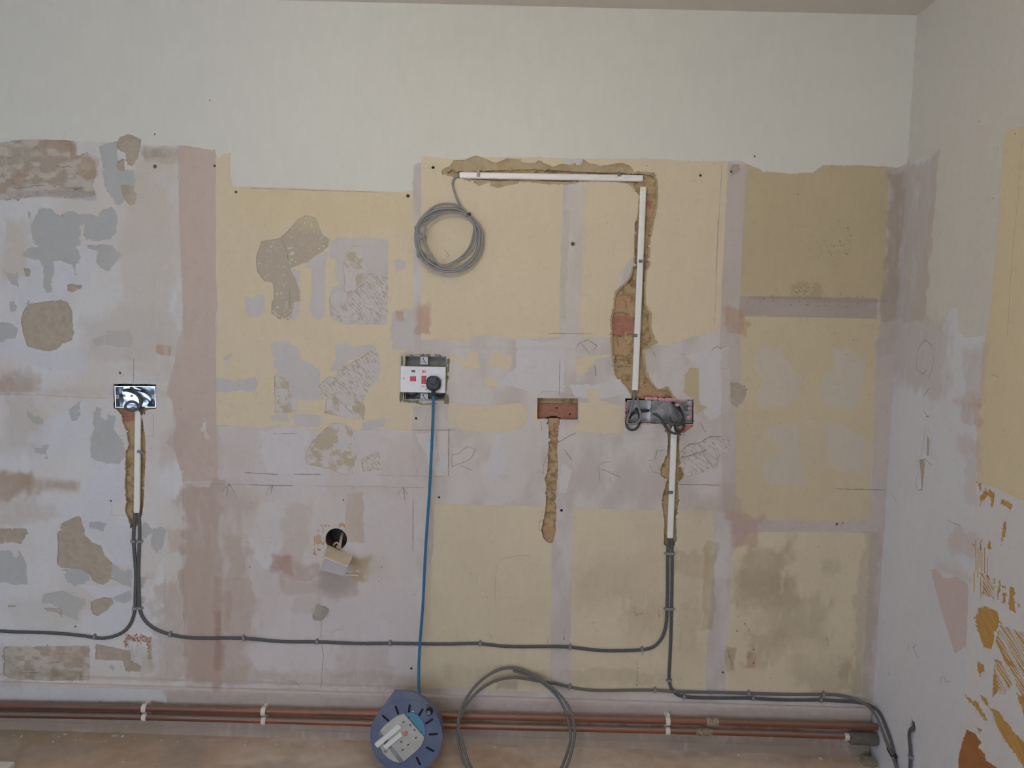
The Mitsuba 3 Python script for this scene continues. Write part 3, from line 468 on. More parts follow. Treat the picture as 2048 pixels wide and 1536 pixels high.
PEEL = [cD([(1040,840),(1060,800),(1130,780),(1300,780),(1480,790),(1505,830),(1505,1100),(1500,1480),(1140,1470),(1040,1420),(1035,1350),(1040,1260),(1050,1180),(1150,1140),(1090,1130),(1085,960),(1040,940)]), cD([(930,930),(1030,880),(1000,1050),(1005,1300),(1005,1400),(950,1440),(890,1400),(870,1330),(900,1250),(890,1040),(830,1010)]),
    cD([(360,1250),(420,1270),(480,1230),(515,1250),(515,1370),(460,1420),(390,1410),(370,1370)]), cD([(1545,980),(1580,950),(1640,970),(1640,1030),(1580,1045)]), cD([(730,1040),(800,1040),(800,1180),(790,1200),(755,1110)]), cD([(750,1300),(800,1290),(795,1400),(760,1440),(735,1430)]),
    cD([(1540,1390),(1630,1350),(1700,1360),(1720,1536),(1520,1536)]), cE([(570,190),(640,170),(700,180),(800,230),(810,320),(900,355),(960,390),(960,470),(950,530),(1000,640),(760,640),(720,560),(710,500),(630,430),(590,380),(590,290),(575,280)]),
    cE([(100,465),(210,470),(270,495),(320,470),(390,480),(440,450),(470,500),(440,560),(390,580),(330,560),(240,580),(180,580),(100,560)]), cE([(1080,200),(1180,190),(1230,225),(1310,200),(1400,200),(1410,250),(1200,320),(1110,400),(1035,410),(1060,350),(1085,330)]), cE([(740,750),(970,760),(980,830),(900,860),(760,850)]),
    cE([(1530,800),(1580,780),(1590,830),(1540,840)]), cE([(180,310),(250,260),(260,290),(200,325)]), cE([(560,760),(700,750),(700,820),(580,800)]), cE([(1300,820),(1480,780),(1480,850),(1300,890)]), cE([(1520,70),(1640,30),(1720,60),(1720,250),(1540,230)]), cE([(1360,480),(1440,340),(1430,470),(1340,560)])]
peel = union_all([ragged(poly(W(p)), 0.0034, 0.0025, 90, seed=200 + i, bite=45) for i, p in enumerate(PEEL)])
def paint(name, pts, c, seed, amp=0.0016, h=0.0008, minus=None):
    g = ragged(poly(W(pts)), amp, 0.004, seed=seed, bite=16).difference(union_all([CUT, white_paint] + ([minus] if minus is not None else [])))
    return coated(name, slab(g, 0.0, h), c, wall)
paint("yellow_paint", [(432,290),(466,290),(466,360),(826,370),(827,500),(825,640),(822,700),(800,706),(800,805),(826,812),(824,862),(760,858),(690,862),(640,862),(560,850),(520,854),(480,852),(433,850),(432,700),(436,620),(432,560)], "yellow", 210, minus=union_all([peel, strip]))
coated("peeled_patch", slab(peel.intersection(poly(W([(432,375),(830,375),(830,862),(432,862)]))).difference(CUT), 0.0, 0.0002), "lilacpaint", wall)
paint("yellow_paint", cH([(150,40),(1160,60),(1160,290),(1150,640),(1145,900),(1135,1365),(900,1380),(800,1380),(650,1350),(530,1360),(480,1400),(250,1380),(150,1390),(152,700)]), "yellow", 211)
paint("yellow_paint", cH([(1300,60),(1760,80),(1760,260),(1740,700),(1560,900),(1540,1040),(1500,1365),(1300,1370),(1265,1310),(1290,900),(1300,600)]), "yellow", 212)
paint("yellow_paint", [(1290,300),(1456,316),(1450,452),(1442,600),(1440,660),(1400,668),(1340,690),(1296,690),(1290,640),(1285,560),(1300,500)], "yellow", 213)
for i, p in enumerate([[(350,155),(390,165),(430,215),(490,215),(490,160),(550,155),(570,265),(500,275),(400,240),(355,215)], [(630,165),(720,160),(740,195),(790,165),(800,230),(780,285),(700,265),(640,265)], [(590,340),(620,330),(690,350),(700,410),(650,410),(600,375)],
        [(350,520),(500,530),(660,540),(860,520),(910,560),(910,640),(880,690),(740,725),(480,720),(350,690)], [(940,560),(975,560),(985,650),(950,665)], [(1255,190),(1500,175),(1500,185),(1390,210),(1330,300),(1270,330),(1250,300)], [(1340,420),(1420,415),(1420,500),(1580,540),(1600,650),(1590,735),(1330,730),(1200,720),(1270,660),(1275,520),(1340,520)]]):
    paint("yellow_paint", cI(p), "yellow", 220 + i, 0.0025)
paint("yellow_paint", cL([(80,360),(130,290),(190,310),(190,600),(260,610),(170,690),(155,560),(70,500)]), "yellow_dull", 230, 0.002)
paint("yellow_paint", cE([(1480,690),(1700,650),(1985,700),(2048,720),(2048,860),(1710,880),(1690,860),(1500,880)]), "yellow", 231, 0.002, minus=poly(W(cE([(1710,690),(1985,690),(1985,870),(1700,870)]))))
paint("yellow_paint", cK([(575,150),(1180,150),(1700,170),(1700,400),(1690,700),(1670,1225),(1100,1215),(520,1210),(535,900),(550,600)]), "yellow_dull", 232, 0.0008, 0.0012)
R2 = cK([(530,1370),(1640,1390)]) + cL([(1640,0),(1610,100),(1600,700),(1560,1240),(1570,1400)]) + cM([(1560,10),(480,0)]) + cL([(470,1450),(480,1250),(490,640),(520,400),(520,0)])
paint("yellow_paint", R2, "yellow_mid", 233, 0.0012, 0.0010)
for i, p in enumerate([[(640,200),(700,150),(860,170),(900,280),(1000,400),(990,560),(900,640),(700,640),(640,480),(700,420),(640,300)], [(1230,140),(1390,130),(1450,200),(1540,250),(1530,420),(1450,640),(1200,600),(1150,500),(1300,300)], [(740,760),(1000,750),(1020,1000),(1020,1240),(740,1250),(700,1100),(860,960),(740,900)], [(1210,730),(1400,780),(1530,880),(1500,1100),(1300,1130),(1210,1050)]]):
    g = ragged(poly(W(cL(p))), 0.004, 0.004, 50, seed=240 + i, big=0.012)
    coated("plaster_wash", slab(g, 0.0010, 0.0012), "wash", wall)
paint("yellow_paint", cM([(620,95),(1200,95),(1560,105),(1545,500),(1515,1000),(1495,1375),(1300,1400),(400,1360),(410,1000),(430,800),(450,300),(520,150)]), "yellow_dirty", 234, 0.001, 0.0009)
paint("yellow_paint", [(868,1007),(1000,1010),(1100,1014),(1104,1080),(1102,1200),(1101,1384),(840,1376),(846,1260),(852,1180),(866,1100)], "yellow_dirty", 235, 0.001)
paint("yellow_paint", [(1146,1016),(1300,1020),(1424,1018),(1428,1060),(1424,1160),(1414,1300),(1411,1390),(1140,1384),(1142,1240)], "yellow_dirty", 236, 0.001)
coated("white_paint", slab(white_paint.difference(CUT), 0.0, 0.0013), "white", wall)

# pencil lines, cracks, chips, mould
def lines(name, segs, c, w=1.0, h=(0.0011, 0.0016), jitter=0.0, broken=False):
    gs = []
    for s in segs:
        q = W(s)
        if jitter:
            l = LineString(q); n = max(3, int(l.length / 0.005)); r_ = np.random.default_rng(int(abs(s[0][0] * 13 + s[0][1])))
            q = [np.array(l.interpolate(k / n, normalized=True).coords[0]) + r_.normal(0, jitter * PX, 2) for k in range(n + 1)]
        if broken:
            l = LineString(q); r_ = np.random.default_rng(int(abs(s[0][0] * 7 + s[0][1] * 3)))
            for _ in range(int(l.length / 0.0022)):
                p = l.interpolate(r_.uniform(0, l.length)); gs.append(affinity.rotate(affinity.scale(Point(p.x + r_.normal(0, 0.0012), p.y + r_.normal(0, 0.0012)).buffer(w * PX * r_.uniform(0.25, 0.8), 4), 1, r_.uniform(0.7, 2.2)), r_.uniform(-40, 40)))
            continue
        gs.append(LineString(q).buffer(w * PX * 0.38, 2))
    return coated(name, slab(union_all(gs).intersection(SHEET), *h), c, wall)
lines("pencil_line", [cE([(0,1310),(400,1318)]), cE([(930,1327),(1790,1340)]), cE([(1420,1238),(1560,1245)]), cE([(1600,1245),(1940,1250)])], "pencil_faint", 1.0)
lines("pencil_line", [cE([(400,1318),(740,1326)]), cE([(360,1220),(620,1236)]), cE([(760,1232),(970,1236)])], "pencil", 1.1)
lines("pencil_arrow", [cE([(178,1365),(235,1308),(213,1405)]), cE([(235,1308),(280,1385)])], "pencil", 0.8)
lines("pencil_arrow", [cE([(545,1358),(578,1325),(568,1385)]), cE([(578,1325),(596,1368)])], "pencil", 0.8)
lines("pencil_arrow", [cE([(1200,1360),(1225,1336),(1222,1372)]), cE([(1225,1336),(1250,1362)])], "pencil_faint", 0.8)
lines("pencil_arrow", [cE([(1580,1395),(1625,1338),(1640,1435)]), cE([(1625,1338),(1655,1390)])], "pencil", 0.8)
lines("pencil_dash", [cE([(x, 906 + 4 * (i % 2)), (x + 22, 908)]) for i, x in enumerate((585, 655, 680, 705, 730, 760))], "pencil", 0.9)
lines("pencil_line", [cI([(1137,220),(1131,460)]), cB([(1070,370),(1070,565)]), cI([(1055,22),(1360,28)]), cF([(1705,0),(1703,410)]), cE([(1990,870),(1988,1250)]), cE([(2048,880),(1700,880)])], "pencil", 0.8)
lines("pencil_line", [cK([(375,150),(350,600),(325,1200),(315,1440)]), cK([(345,600),(325,1000)])], "pencil_faint", 0.8)
lines("pencil_line", [cL([(1290,1270),(1690,1280)]), cL([(35,1234),(350,1240)]), cI([(1985,1098),(2048,1100)])], "pencil", 1.0)
lines("pencil_line", [cI([(990,475),(1010,440),(1060,432),(1120,440)]), cI([(1131,460),(1150,470),(1200,470),(1225,455),(1235,475)])], "pencil_faint", 0.8)
lines("pencil_line", [cB([(1090,822),(1226,822),(1228,993),(950,990)]), cC([(895,0),(895,90),(1000,92)])], "pencil_faint", 0.8)
lines("pencil_scribble", [cE([(1895,1010),(1910,1005),(1912,1025),(1895,1025)]), cE([(1900,1060),(1895,1135),(1915,1130),(1905,1060)]), cE([(1895,1000),(1892,890)])], "pencil_faint", 0.9)
lines("paint_edge", [cD([(400,385),(900,402),(1420,418)])], "crack", 1.1)
lines("pencil_line", [cI([(1140,790),(1200,755),(1250,732)]), cI([(1165,850),(1222,925)])], "pencil", 1.0)
lines("pencil_scribble", [cH([(318,748),(352,788),(328,795)]), cH([(318,815),(310,825)])], "pencil", 0.9)
lines("crack", [cB([(0,655),(180,660),(420,668),(600,680),(880,690)])], "crack", 0.8, jitter=0.6)
lines("crack", [cF([(968,960),(970,1100)]), cF([(970,1150),(990,1230),(975,1380),(970,1500)])], "crack", 0.9, jitter=0.6)
lines("crack", [cF([(700,1445),(760,1455),(800,1495)]), cF([(1060,1060),(1085,1035),(1120,1032)])], "crack", 0.9, jitter=0.4)
lines("crack", [cI([(370,975),(370,890),(410,880),(480,825),(540,850),(500,920),(370,970)]), cI([(430,965),(520,1000)])], "crack", 1.0, jitter=0.4)
lines("crack", [cI([(1255,125),(1280,85),(1350,170)]), cI([(1280,85),(1340,70),(1400,110),(1370,150)])], "crack", 1.2, jitter=0.4)
lines("crack", [cI([(1420,1070),(1412,970),(1440,940),(1500,932)]), cI([(1425,985),(1560,1042)]), cI([(1495,1050),(1500,1085)])], "crack", 1.1, jitter=0.4)
lines("crack", [cI([(1385,250),(1392,325)])], "rust", 1.4)
lines("crack", [cI([(1000,650),(1008,710)]), cI([(1050,880),(1020,960),(1015,1030)]), cI([(1740,110),(1780,130),(1820,190)]), cI([(990,1360),(990,1430)]), cI([(1035,1340),(990,1365)])], "crack", 0.9, jitter=0.3)
lines("crack", [cI([(1765,930),(1815,920),(1825,860),(1890,850)]), cI([(1770,960),(1800,1010),(1850,1020)])], "crack", 0.8, jitter=0.3)
lines("crack", [cL([(45,975),(110,910),(170,912),(280,852),(370,850)]), cL([(45,1020),(130,1000),(245,960)]), cL([(200,740),(245,815)]), cL([(290,165),(330,130),(370,150),(360,160)])], "crack", 1.0, h=(-0.003, 0.0012), jitter=0.4)
lines("crack", [cD([(650,790),(690,880),(720,1020)]), cD([(715,1190),(720,1340)]), cD([(900,835),(1000,830)])], "crack", 1.0, h=(-0.003, -0.0022), jitter=0.4)
lines("crack", [cE([(1110,640),(1220,750)]), cE([(1180,360),(1240,390)]), cE([(1215,685),(1260,650)]), cE([(1250,700),(1280,730)])], "crack", 1.2, h=(-0.003, -0.0022), jitter=0.4)
lines("crack", [cA([(150,352),(260,348),(320,360),(440,375),(600,372)]), cA([(100,430),(160,505)]), cA([(120,545),(220,535),(280,525),(340,518),(420,530),(500,550),(560,545),(640,545)]), cA([(560,545),(600,552),(640,545)])], "crack", 1.6, h=(-0.003, -0.0012), jitter=0.8)
lines("crack", [cG([(245,210),(265,265),(300,275)]), cG([(360,305),(440,300),(600,320)]), cG([(150,380),(300,385),(400,405),(480,400),(540,370),(640,355)]), cG([(400,205),(430,215)]), cG([(640,440),(635,370)])], "crack", 1.8, h=(-0.003, -0.0012), jitter=1.0)
lines("crack", [cJ([(410,160),(440,130),(600,105),(640,120)]), cJ([(400,160),(390,480)])], "pencil_faint", 0.7, jitter=0.4)
lines("crack", [cJ([(1400,870),(1405,940),(1398,1030)]), cJ([(760,710),(770,740)]), cJ([(1385,480),(1390,540),(1440,520)]), cJ([(1555,500),(1560,560)]), cJ([(885,630),(880,720)]), cJ([(1440,750),(1436,820)])], "mould", 1.0, jitter=0.6, broken=True)
lines("crack", [cM([(490,655),(500,700)]), cM([(500,780),(535,750)]), cM([(555,820),(600,900),(620,920)]), cM([(1198,925),(1225,970),(1225,1000)]), cM([(420,1050),(465,1160)]), cM([(600,1060),(570,1140)])], "mould", 1.0, jitter=0.6, broken=True)
chips = []
r_ = np.random.default_rng(8)
for x, y in [cE([(530,1180)])[0], (409, 838), (400, 1285), (416, 1360), (373, 922), (424, 880), (430, 878), (497, 1119), (450, 1288), (370, 860)]:
    c = Point(*W([(x, y)])[0]).buffer(r_.uniform(0.9, 1.7) * PX, 6)
    chips.append(ragged(affinity.scale(c, 0.7, 1.5), 0.0008, 0.001, seed=int(x)))
chips.append(ragged(poly(W(cB([(1635,880),(1650,860),(1650,950),(1685,1000),(1660,1020),(1630,1000),(1640,960),(1600,950)]))), 0.002, 0.002, seed=5))
chips.append(ragged(poly(W(cB([(1400,1300),(1440,1280),(1465,1310),(1465,1536),(1395,1536),(1390,1400)]))), 0.003, 0.003, seed=6))
chips.append(ragged(poly(W(cC([(1265,500),(1310,420),(1312,1000),(1270,1010),(1200,700),(1205,660)]))), 0.004, 0.003, seed=17, bite=40))
chips.append(ragged(poly(W(cG([(1215,150),(1300,150),(1305,270),(1240,290),(1210,240)]))), 0.003, 0.003, seed=7))
coated("white_chip", slab(union_all(chips).difference(CUT), 0.0006, 0.0016), "white_chip", wall)
r_ = np.random.default_rng(11); dots = []
def scatter(x, y, sx, sy, n, r0, r1):
    for _ in range(n):
        p = (r_.normal(x, sx), r_.normal(y, sy)); dots.append(affinity.scale(Point(*W([p])[0]).buffer(r_.uniform(r0, r1) * PX, 5), 1, r_.uniform(0.7, 1.4)))
scatter(1690, 475, 14, 22, 26, 0.5, 1.3); scatter(1652, 500, 18, 12, 26, 0.4, 1.0); scatter(1610, 580, 16, 9, 60, 0.4, 1.0); scatter(1640, 606, 70, 9, 50, 0.4, 1.1); scatter(1680, 1046, 5, 4, 8, 0.5, 1.0)
scatter(1450, 1180, 160, 120, 60, 0.4, 0.9); scatter(1000, 1250, 130, 90, 40, 0.4, 0.8); scatter(600, 1150, 160, 120, 70, 0.3, 0.8); scatter(200, 700, 160, 260, 60, 0.3, 0.8); scatter(1200, 480, 220, 120, 25, 0.3, 0.7); scatter(1620, 800, 90, 110, 50, 0.4, 0.8)
for x, y, r in [(420, 201, 1.6), (310, 269, 1.8), (1509, 313, 2.2), (1436, 164, 1), (1595, 389, 1.2), (500, 1134, 1.5), (763, 1134, 1.5), (757, 1162, 1), (152, 1180, 0)]:
    if r: dots.append(affinity.scale(Point(*W([(x, y)])[0]).buffer(r * PX, 6), 0.8, 1.1))
coated("mould_spots", slab(union_all(dots).intersection(SHEET).difference(CUT), 0.0008, 0.0016), "mould", wall)
labels["wall_back__mould_spots"] = {"label": "dark specks of mould and dirt", "kind": "stuff"}
r_ = np.random.default_rng(12); dots = []
g = poly(W(EXPOSED["render_fleck"][0])).buffer(-0.005); x0, z0, x1, z1 = g.bounds
while len(dots) < 55:
    p = Point(r_.uniform(x0, x1), r_.uniform(z0, z1))
    if g.contains(p): dots.append(affinity.rotate(affinity.scale(p.buffer(r_.uniform(0.5, 1.4) * PX, 5), 1, r_.uniform(0.8, 2)), r_.uniform(0, 180)))
coated("paint_flecks", slab(union_all(dots), -0.003, -0.0018), "white_chip", wall)
labels["wall_back__paint_flecks"] = {"label": "pale flecks left on the brown render", "kind": "stuff"}
r_ = np.random.default_rng(14); dots = []
scatter(276, 1276, 15, 4, 60, 0.6, 1.8); scatter(299, 1296, 2.5, 12, 26, 0.5, 1.4); scatter(252, 1284, 2.5, 6, 16, 0.6, 1.6); scatter(280, 1290, 12, 10, 20, 0.4, 1.0); scatter(62, 1310, 30, 15, 14, 0.5, 1.2)
coated("rust_specks", slab(union_all(dots).intersection(SHEET).difference(CUT), 0.0008, 0.0016), "rust", wall)
labels["wall_back__rust_specks"] = {"label": "rusty specks above the low brown patch", "kind": "stuff"}
# orange marks left of the duct
og = [W(crop(600, 1030, 6.98)(p)) for p in [[(190,290),(215,300),(240,260),(290,290),(310,380),(340,360),(330,440),(290,390),(260,420),(230,400),(215,340),(205,440),(195,380)], [(205,460),(215,540),(245,560),(215,560),(195,540)], [(180,480),(190,550),(180,560)], [(240,460),(295,480),(280,505),(250,490)], [(290,130),(320,130),(310,165),(290,160)], [(340,130),(370,130),(370,165),(345,165)], [(385,130),(410,135),(412,175),(395,160)], [(245,205),(265,205),(268,240),(250,240)], [(540,130),(570,105),(630,130),(625,190),(590,150),(545,180)], [(318,170),(330,170),(330,250),(318,250)], [(345,360),(360,360),(385,420),(365,410)]]]
coated("adhesive_residue", slab(union_all([ragged(poly(p), 0.0012, 0.0015, 200, i) for i, p in enumerate(og)]).difference(CUT), 0.0005, 0.0012), "orange", wall)
coated("cement_plug", join([slab(ragged(poly(W(crop(600, 1030, 6.98)([(215,1270),(245,1230),(300,1265),(350,1275),(405,1320),(390,1370),(340,1440),(300,1470),(190,1455),(170,1400),(200,1340)]))), 0.003, 0.0025, seed=9), 0.0002, 0.004), slab(Point(*W([(640, 1221.5)])[0]).buffer(0.0105, 20).difference(Point(*W([(640, 1221.5)])[0]).buffer(0.0082, 20)), 0.003, 0.0055)]), "cement", wall)
coated("cement_plug", slab(ragged(poly(W(crop(600, 1030, 6.98)([(160,1300),(180,1300),(175,1340),(160,1340)]))), 0.001, 0.002, seed=3), 0.0002, 0.002), "cement", wall)

# ------------------------------------------------------------------ right wall
def RS(pts): return poly(RW(pts))
RSHEET = sbox(0, 0, -YF, ROOM_H)
ORANGE = [crop(1900, 960, 5.297)(p) for p in [[(290,15),(335,30),(330,110),(310,115)], [(320,180),(370,110),(430,100),(485,150),(470,220),(455,290),(425,290),(430,200),(400,180),(340,220),(315,310)], [(530,190),(600,220),(665,235),(655,300),(635,335),(610,290),(540,270)], [(565,450),(600,450),(600,560),(610,590),(560,605),(545,580)], [(230,660),(262,690),(250,720),(235,700)], [(325,630),(345,630),(335,750),(320,750)], [(385,650),(435,660),(420,745),(390,720)],
        [(300,960),(350,990),(415,1010),(420,1060),(440,1110),(470,1120),(470,1270),(440,1250),(400,1230),(345,1190),(345,1040)], [(510,1060),(535,1040),(540,1120),(590,1110),(585,1140),(540,1150),(520,1270),(500,1270)], [(620,1230),(690,1260),(690,1390),(650,1390),(620,1340)], [(655,1160),(680,1160),(675,1210),(655,1210)], [(555,1190),(590,1200),(590,1310),(560,1310)], [(545,620),(560,630),(565,700),(540,705)], [(450,1040),(485,1050),(475,1095),(450,1080)]]]
ORANGE += [cP(p) for p in [[(930,400),(960,390),(1040,440),(1060,520),(1020,600),(1000,700),(950,690),(920,640),(900,560),(880,480),(900,410)], [(1060,520),(1150,560),(1400,640),(1400,1150),(1226,1170),(1180,1050),(1160,900),(1090,800),(1050,700),(1020,640)], [(1020,770),(1060,780),(1120,840),(1150,960),(1100,1000),(1040,1010),(1000,1040),(1000,960)],
        [(905,790),(945,810),(950,870),(920,890),(885,830)], [(805,1010),(840,1040),(900,1070),(960,1170),(980,1210),(940,1200),(880,1110),(820,1050)], [(915,1015),(960,1040),(985,1090),(970,1110),(930,1060)], [(990,1100),(1060,1150),(1150,1270),(1226,1350),(1400,1400),(1400,1560),(1226,1536),(1150,1430),(1060,1290),(1010,1200)], [(1120,250),(1160,270),(1160,430),(1120,420)], [(1070,300),(1090,310),(1100,380),(1075,370)], [(885,1240),(930,1260),(930,1280),(900,1280)], [(1180,380),(1195,380),(1190,410)]]]
ODARK = [cP(p) for p in [[(820,1260),(880,1290),(930,1360),(900,1390),(950,1430),(960,1480),(1040,1540),(1040,1620),(760,1620),(760,1470),(790,1350)]]]
orange = union_all([ragged(RS(p), 0.0032, 0.0022, 110, seed=300 + i, bite=150) for i, p in enumerate(ORANGE)])
odark = union_all([ragged(RS(p), 0.003, 0.003, 100, seed=340 + i) for i, p in enumerate(ODARK)])
# grooves combed into the adhesive: strips of the white coat left between, running down to the right
grooves = []
r_ = np.random.default_rng(21)
for k in range(105):
    x, y = 1900 + k * 3.7 + r_.uniform(-1.5, 1.5), 1130
    pts = [(x + t * 0.62 * 40 - 130, y + t * 40 + 4 * math.sin(t * 1.3 + k)) for t in range(0, 12)]
    g = RS([(a - 0.4, b) for a, b in pts] + [(a + r_.uniform(0.2, 1.3), b) for a, b in reversed(pts)])
    grooves.append(g)
comb_zone = union_all([RS(cP(p)) for p in [[(1060,520),(1500,560),(1500,860),(1226,870),(1100,760),(1040,640)], [(1010,780),(1180,830),(1500,900),(1500,1120),(1180,1020),(1050,1000)], [(940,180),(1010,200),(1010,380),(940,380)]]])
comb = union_all([ragged(g, 0.0012, 0.004, 80, seed=i) for i, g in enumerate(grooves)]).intersection(comb_zone)
orange = orange.difference(comb)
gouge_pts = [cO(p) for p in [[(425,140),(440,50),(480,0),(520,30),(535,110),(520,210),(500,250)], [(425,140),(430,190),(470,220),(490,190)], [(510,305),(470,360),(465,450),(500,490)], [(485,540),(460,700),(455,750)], [(500,570),(520,640),(520,760)], [(430,750),(435,850),(420,920),(440,965),(462,950),(462,780),(480,760),(520,800)], [(480,590),(475,700)]]]
gouges = union_all([ragged(LineString(RW(p)).buffer(0.0012), 0.0008, 0.002, 200, i) for i, p in enumerate(gouge_pts)] + [ragged(RS(cO(p)), 0.001, 0.002, 200, i) for i, p in enumerate([[(440,770),(470,760),(480,800),(462,960),(455,960),(450,860)], [(480,490),(512,482),(500,498)], [(490,600),(510,640),(505,740),(488,740)]])])
cable_hole = RS(cP([(430,1185),(455,1215),(462,1260),(450,1290),(432,1270)]))
rholes = union_all([Point(*RW([p])[0]).buffer(r * PX * 0.8, 8) for p, r in [((1959,243), 2.6), ((1996,297), 1.6), ((1987,397), 1.8), ((2031,267), 2.4), ((1932,1005), 1.6)]])
rcut = union_all([gouges, cable_hole, rholes])
rskim = RSHEET.difference(union_all([orange, odark, rcut]))
wr = coated("wall_right", slab(rskim, -0.002, 0.0, RIGHT), "rw_blue", None, "mat_right")
tag(wr, "right hand side wall, white above and stripped to bluish plaster and orange adhesive below", kind="structure")
for c, g in (("orange", orange), ("orange_dark", odark)):
    coated("tile_adhesive", slab(g.buffer(0.001), -0.012, -0.0012, RIGHT), c, wr, "mat_right")
coated("backing", slab(RSHEET.difference(union_all([orange, odark, cable_hole, rholes]).buffer(-0.0005)), -0.02, -0.0025, RIGHT), "render", wr, "mat_right")
coated("masonry", slab(RSHEET, -0.12, -0.021, RIGHT), "void", wr, "mat_right")
wp = cN([(520,360),(520,500),(540,620),(500,740),(500,880),(475,950),(470,1130),(430,1150),(425,1290),(380,1300),(400,1400),(500,1450),(580,1480),(600,1430),(640,1340),(690,1320),(690,1480),(750,1520),(850,1510),(890,1450)])
wp = [(1834,318), (1846,315)] + wp
rwhite = poly([(-0.05, RW([(1820, 330)])[0][1])] + RW(wp) + [(3.9, RW(wp[-1:])[0][1]), (3.9, 2.4), (-0.05, 2.4)])
ryel_pts = [(2008,262),(2030,256),(2300,190),(2300,1095),(2048,1002),(2000,980),(1955,962),(1953,900),(1958,800),(1966,700),(1976,653),(1987,556),(1997,450),(2003,350)]
ryel = ragged(RS(ryel_pts), 0.0012, 0.004, seed=311)
coated("white_paint", slab(ragged(rwhite, 0.002, 0.004, seed=310).intersection(RSHEET).difference(union_all([ryel, rcut])), 0.0, 0.0006, RIGHT), "rw_white", wr, "mat_right")
coated("yellow_paint", slab(ryel.difference(rcut), 0.0, 0.0008, RIGHT), "rw_yellow", wr, "mat_right")
coated("pink_plaster", slab(ragged(RS(cP([(570,140),(600,130),(660,200),(760,190),(835,250),(825,540),(815,680),(740,730),(700,610),(640,420),(600,260)])), 0.003, 0.004, seed=313).difference(rcut), 0.0, 0.0003, RIGHT), "rw_pink", wr, "mat_right")
coated("adhesive_skin", slab(ragged(RS([(1952,965),(2000,982),(2300,1098),(2300,1700),(1905,1700),(1918,1500),(1925,1420),(1932,1350),(1940,1180)]), 0.002, 0.004, seed=314).difference(union_all([orange, odark, rcut])), 0.0, 0.0005, RIGHT), "rw_grey", wr, "mat_right")
for segs, c in (([cP([(415,665),(418,695)]), cP([(470,665),(445,690),(485,760)]), cP([(640,945),(645,900),(665,900),(680,935),(705,920)]), cP([(275,865),(282,885)]), cO([(270,990),(300,1040)])], "pencil_faint"), ([cO([(630,1155),(705,1190)]), cO([(905,220),(960,240)]), cO([(995,560),(985,585)])], "crack"), ([cN([(1105,260),(1070,700),(1040,1000),(1010,1500)])], "pencil_faint")):
    coated("scratch", slab(union_all([LineString(RW(s)).buffer(0.00035, 2) for s in segs]), 0.0004, 0.0012, RIGHT), c, wr, "mat_right")
vs = [[(x, 1085 + y0), (x + r_.uniform(-1, 1), 1085 + y1)] for x, y0, y1 in ((1952, -6, 60), (1957, 10, 70), (1961, 0, 50), (1965, 20, 58), (1970, 10, 62), (1976, 30, 75), (1949, 60, 100), (1962, 70, 110))]
coated("adhesive_ridge", slab(union_all([ragged(LineString(RW(s)).buffer(0.001, 2), 0.0008, 0.002, 200, i) for i, s in enumerate(vs)]), 0.0002, 0.0012, RIGHT), "orange", wr, "mat_right")

# ------------------------------------------------------------------ floor, ceiling, the room behind the camera
def floor_colour(p, n, uv):
    a = mikit.fbm(p.x * 5, p.y * 7, 0.3, 4); b = mikit.fbm(p.x * 40, p.y * 40, 1.3, 3)
    c = mikit.mix((0.52, 0.385, 0.285), (0.66, 0.54, 0.45), mikit.smoothstep(0.35, 0.65, a))
    c = mikit.mix(c, (0.58, 0.39, 0.31), 0.7 * mikit.smoothstep(0.5, 0.7, mikit.fbm(p.x * 3.5 + 9, p.y * 6, 2.2, 3)))
    c = mikit.mix(c, (0.33, 0.255, 0.165), 0.8 * mikit.smoothstep(-0.9, -1.7, p.x + 0.5 * (a - 0.5)))
    c = mikit.mix(c, (0.40, 0.33, 0.28), 0.6 * mikit.smoothstep(0.45, 0.7, mikit.fbm(p.x * 6 + 3, p.y * 9, 7.0, 3)))
    return c * (0.85 + 0.3 * b)
def floor_height(p, n, uv): return mikit.fbm(p.x * 70, p.y * 70, 0, 3) * 0.002
scene["mat_floor"] = {"type": "twosided", "bsdf": {"type": "bumpmap", "arbitrary": mikit.proc(floor_height), "scale": 1.0, "bsdf": {"type": "principled", "base_color": mikit.proc(floor_colour), "roughness": 0.7, "specular": 0.3}}}
def ceil_colour(p, n, uv): return mikit.mix((0.59, 0.545, 0.49), (0.56, 0.515, 0.46), mikit.fbm(p.x * 4, p.y * 4, 0, 3))
scene["mat_ceiling"] = {"type": "twosided", "bsdf": {"type": "principled", "base_color": mikit.proc(ceil_colour), "roughness": 0.8, "specular": 0.2}}
plain("mat_room", (0.60, 0.61, 0.61), 0.8, 0.2)
def block(x0, x1, y0, y1, z0, z1):
    m = trimesh.creation.box([x1 - x0, y1 - y0, z1 - z0]); m.apply_translation([(x0 + x1) / 2, (y0 + y1) / 2, (z0 + z1) / 2]); return m
fm = block(XL, XR, YF, 0.0, -0.1, 0.0)
tag(obj("floor", fm, "mat_floor", smooth=False), "dusty bare screed floor stained brown and brick pink", kind="structure")
tag(obj("ceiling", block(XL - 0.1, XR + 0.1, YF - 0.1, 0.1, ROOM_H, ROOM_H + 0.1), "mat_ceiling", smooth=False), "plain off white plaster ceiling", kind="structure")
tag(obj("wall_left", block(XL - 0.1, XL, YF - 0.1, 0.1, 0.0, ROOM_H), "mat_room", smooth=False), "plain pale wall at the far left side of the room", kind="structure")
wx0, wx1, wz0, wz1 = WIN
tag(obj("wall_front", join([block(XL, wx0, YF - 0.1, YF, 0, ROOM_H), block(wx1, XR, YF - 0.1, YF, 0, ROOM_H), block(wx0, wx1, YF - 0.1, YF, 0, wz0), block(wx0, wx1, YF - 0.1, YF, wz1, ROOM_H)]), "mat_room", smooth=False), "plain pale wall opposite, with the window", kind="structure")
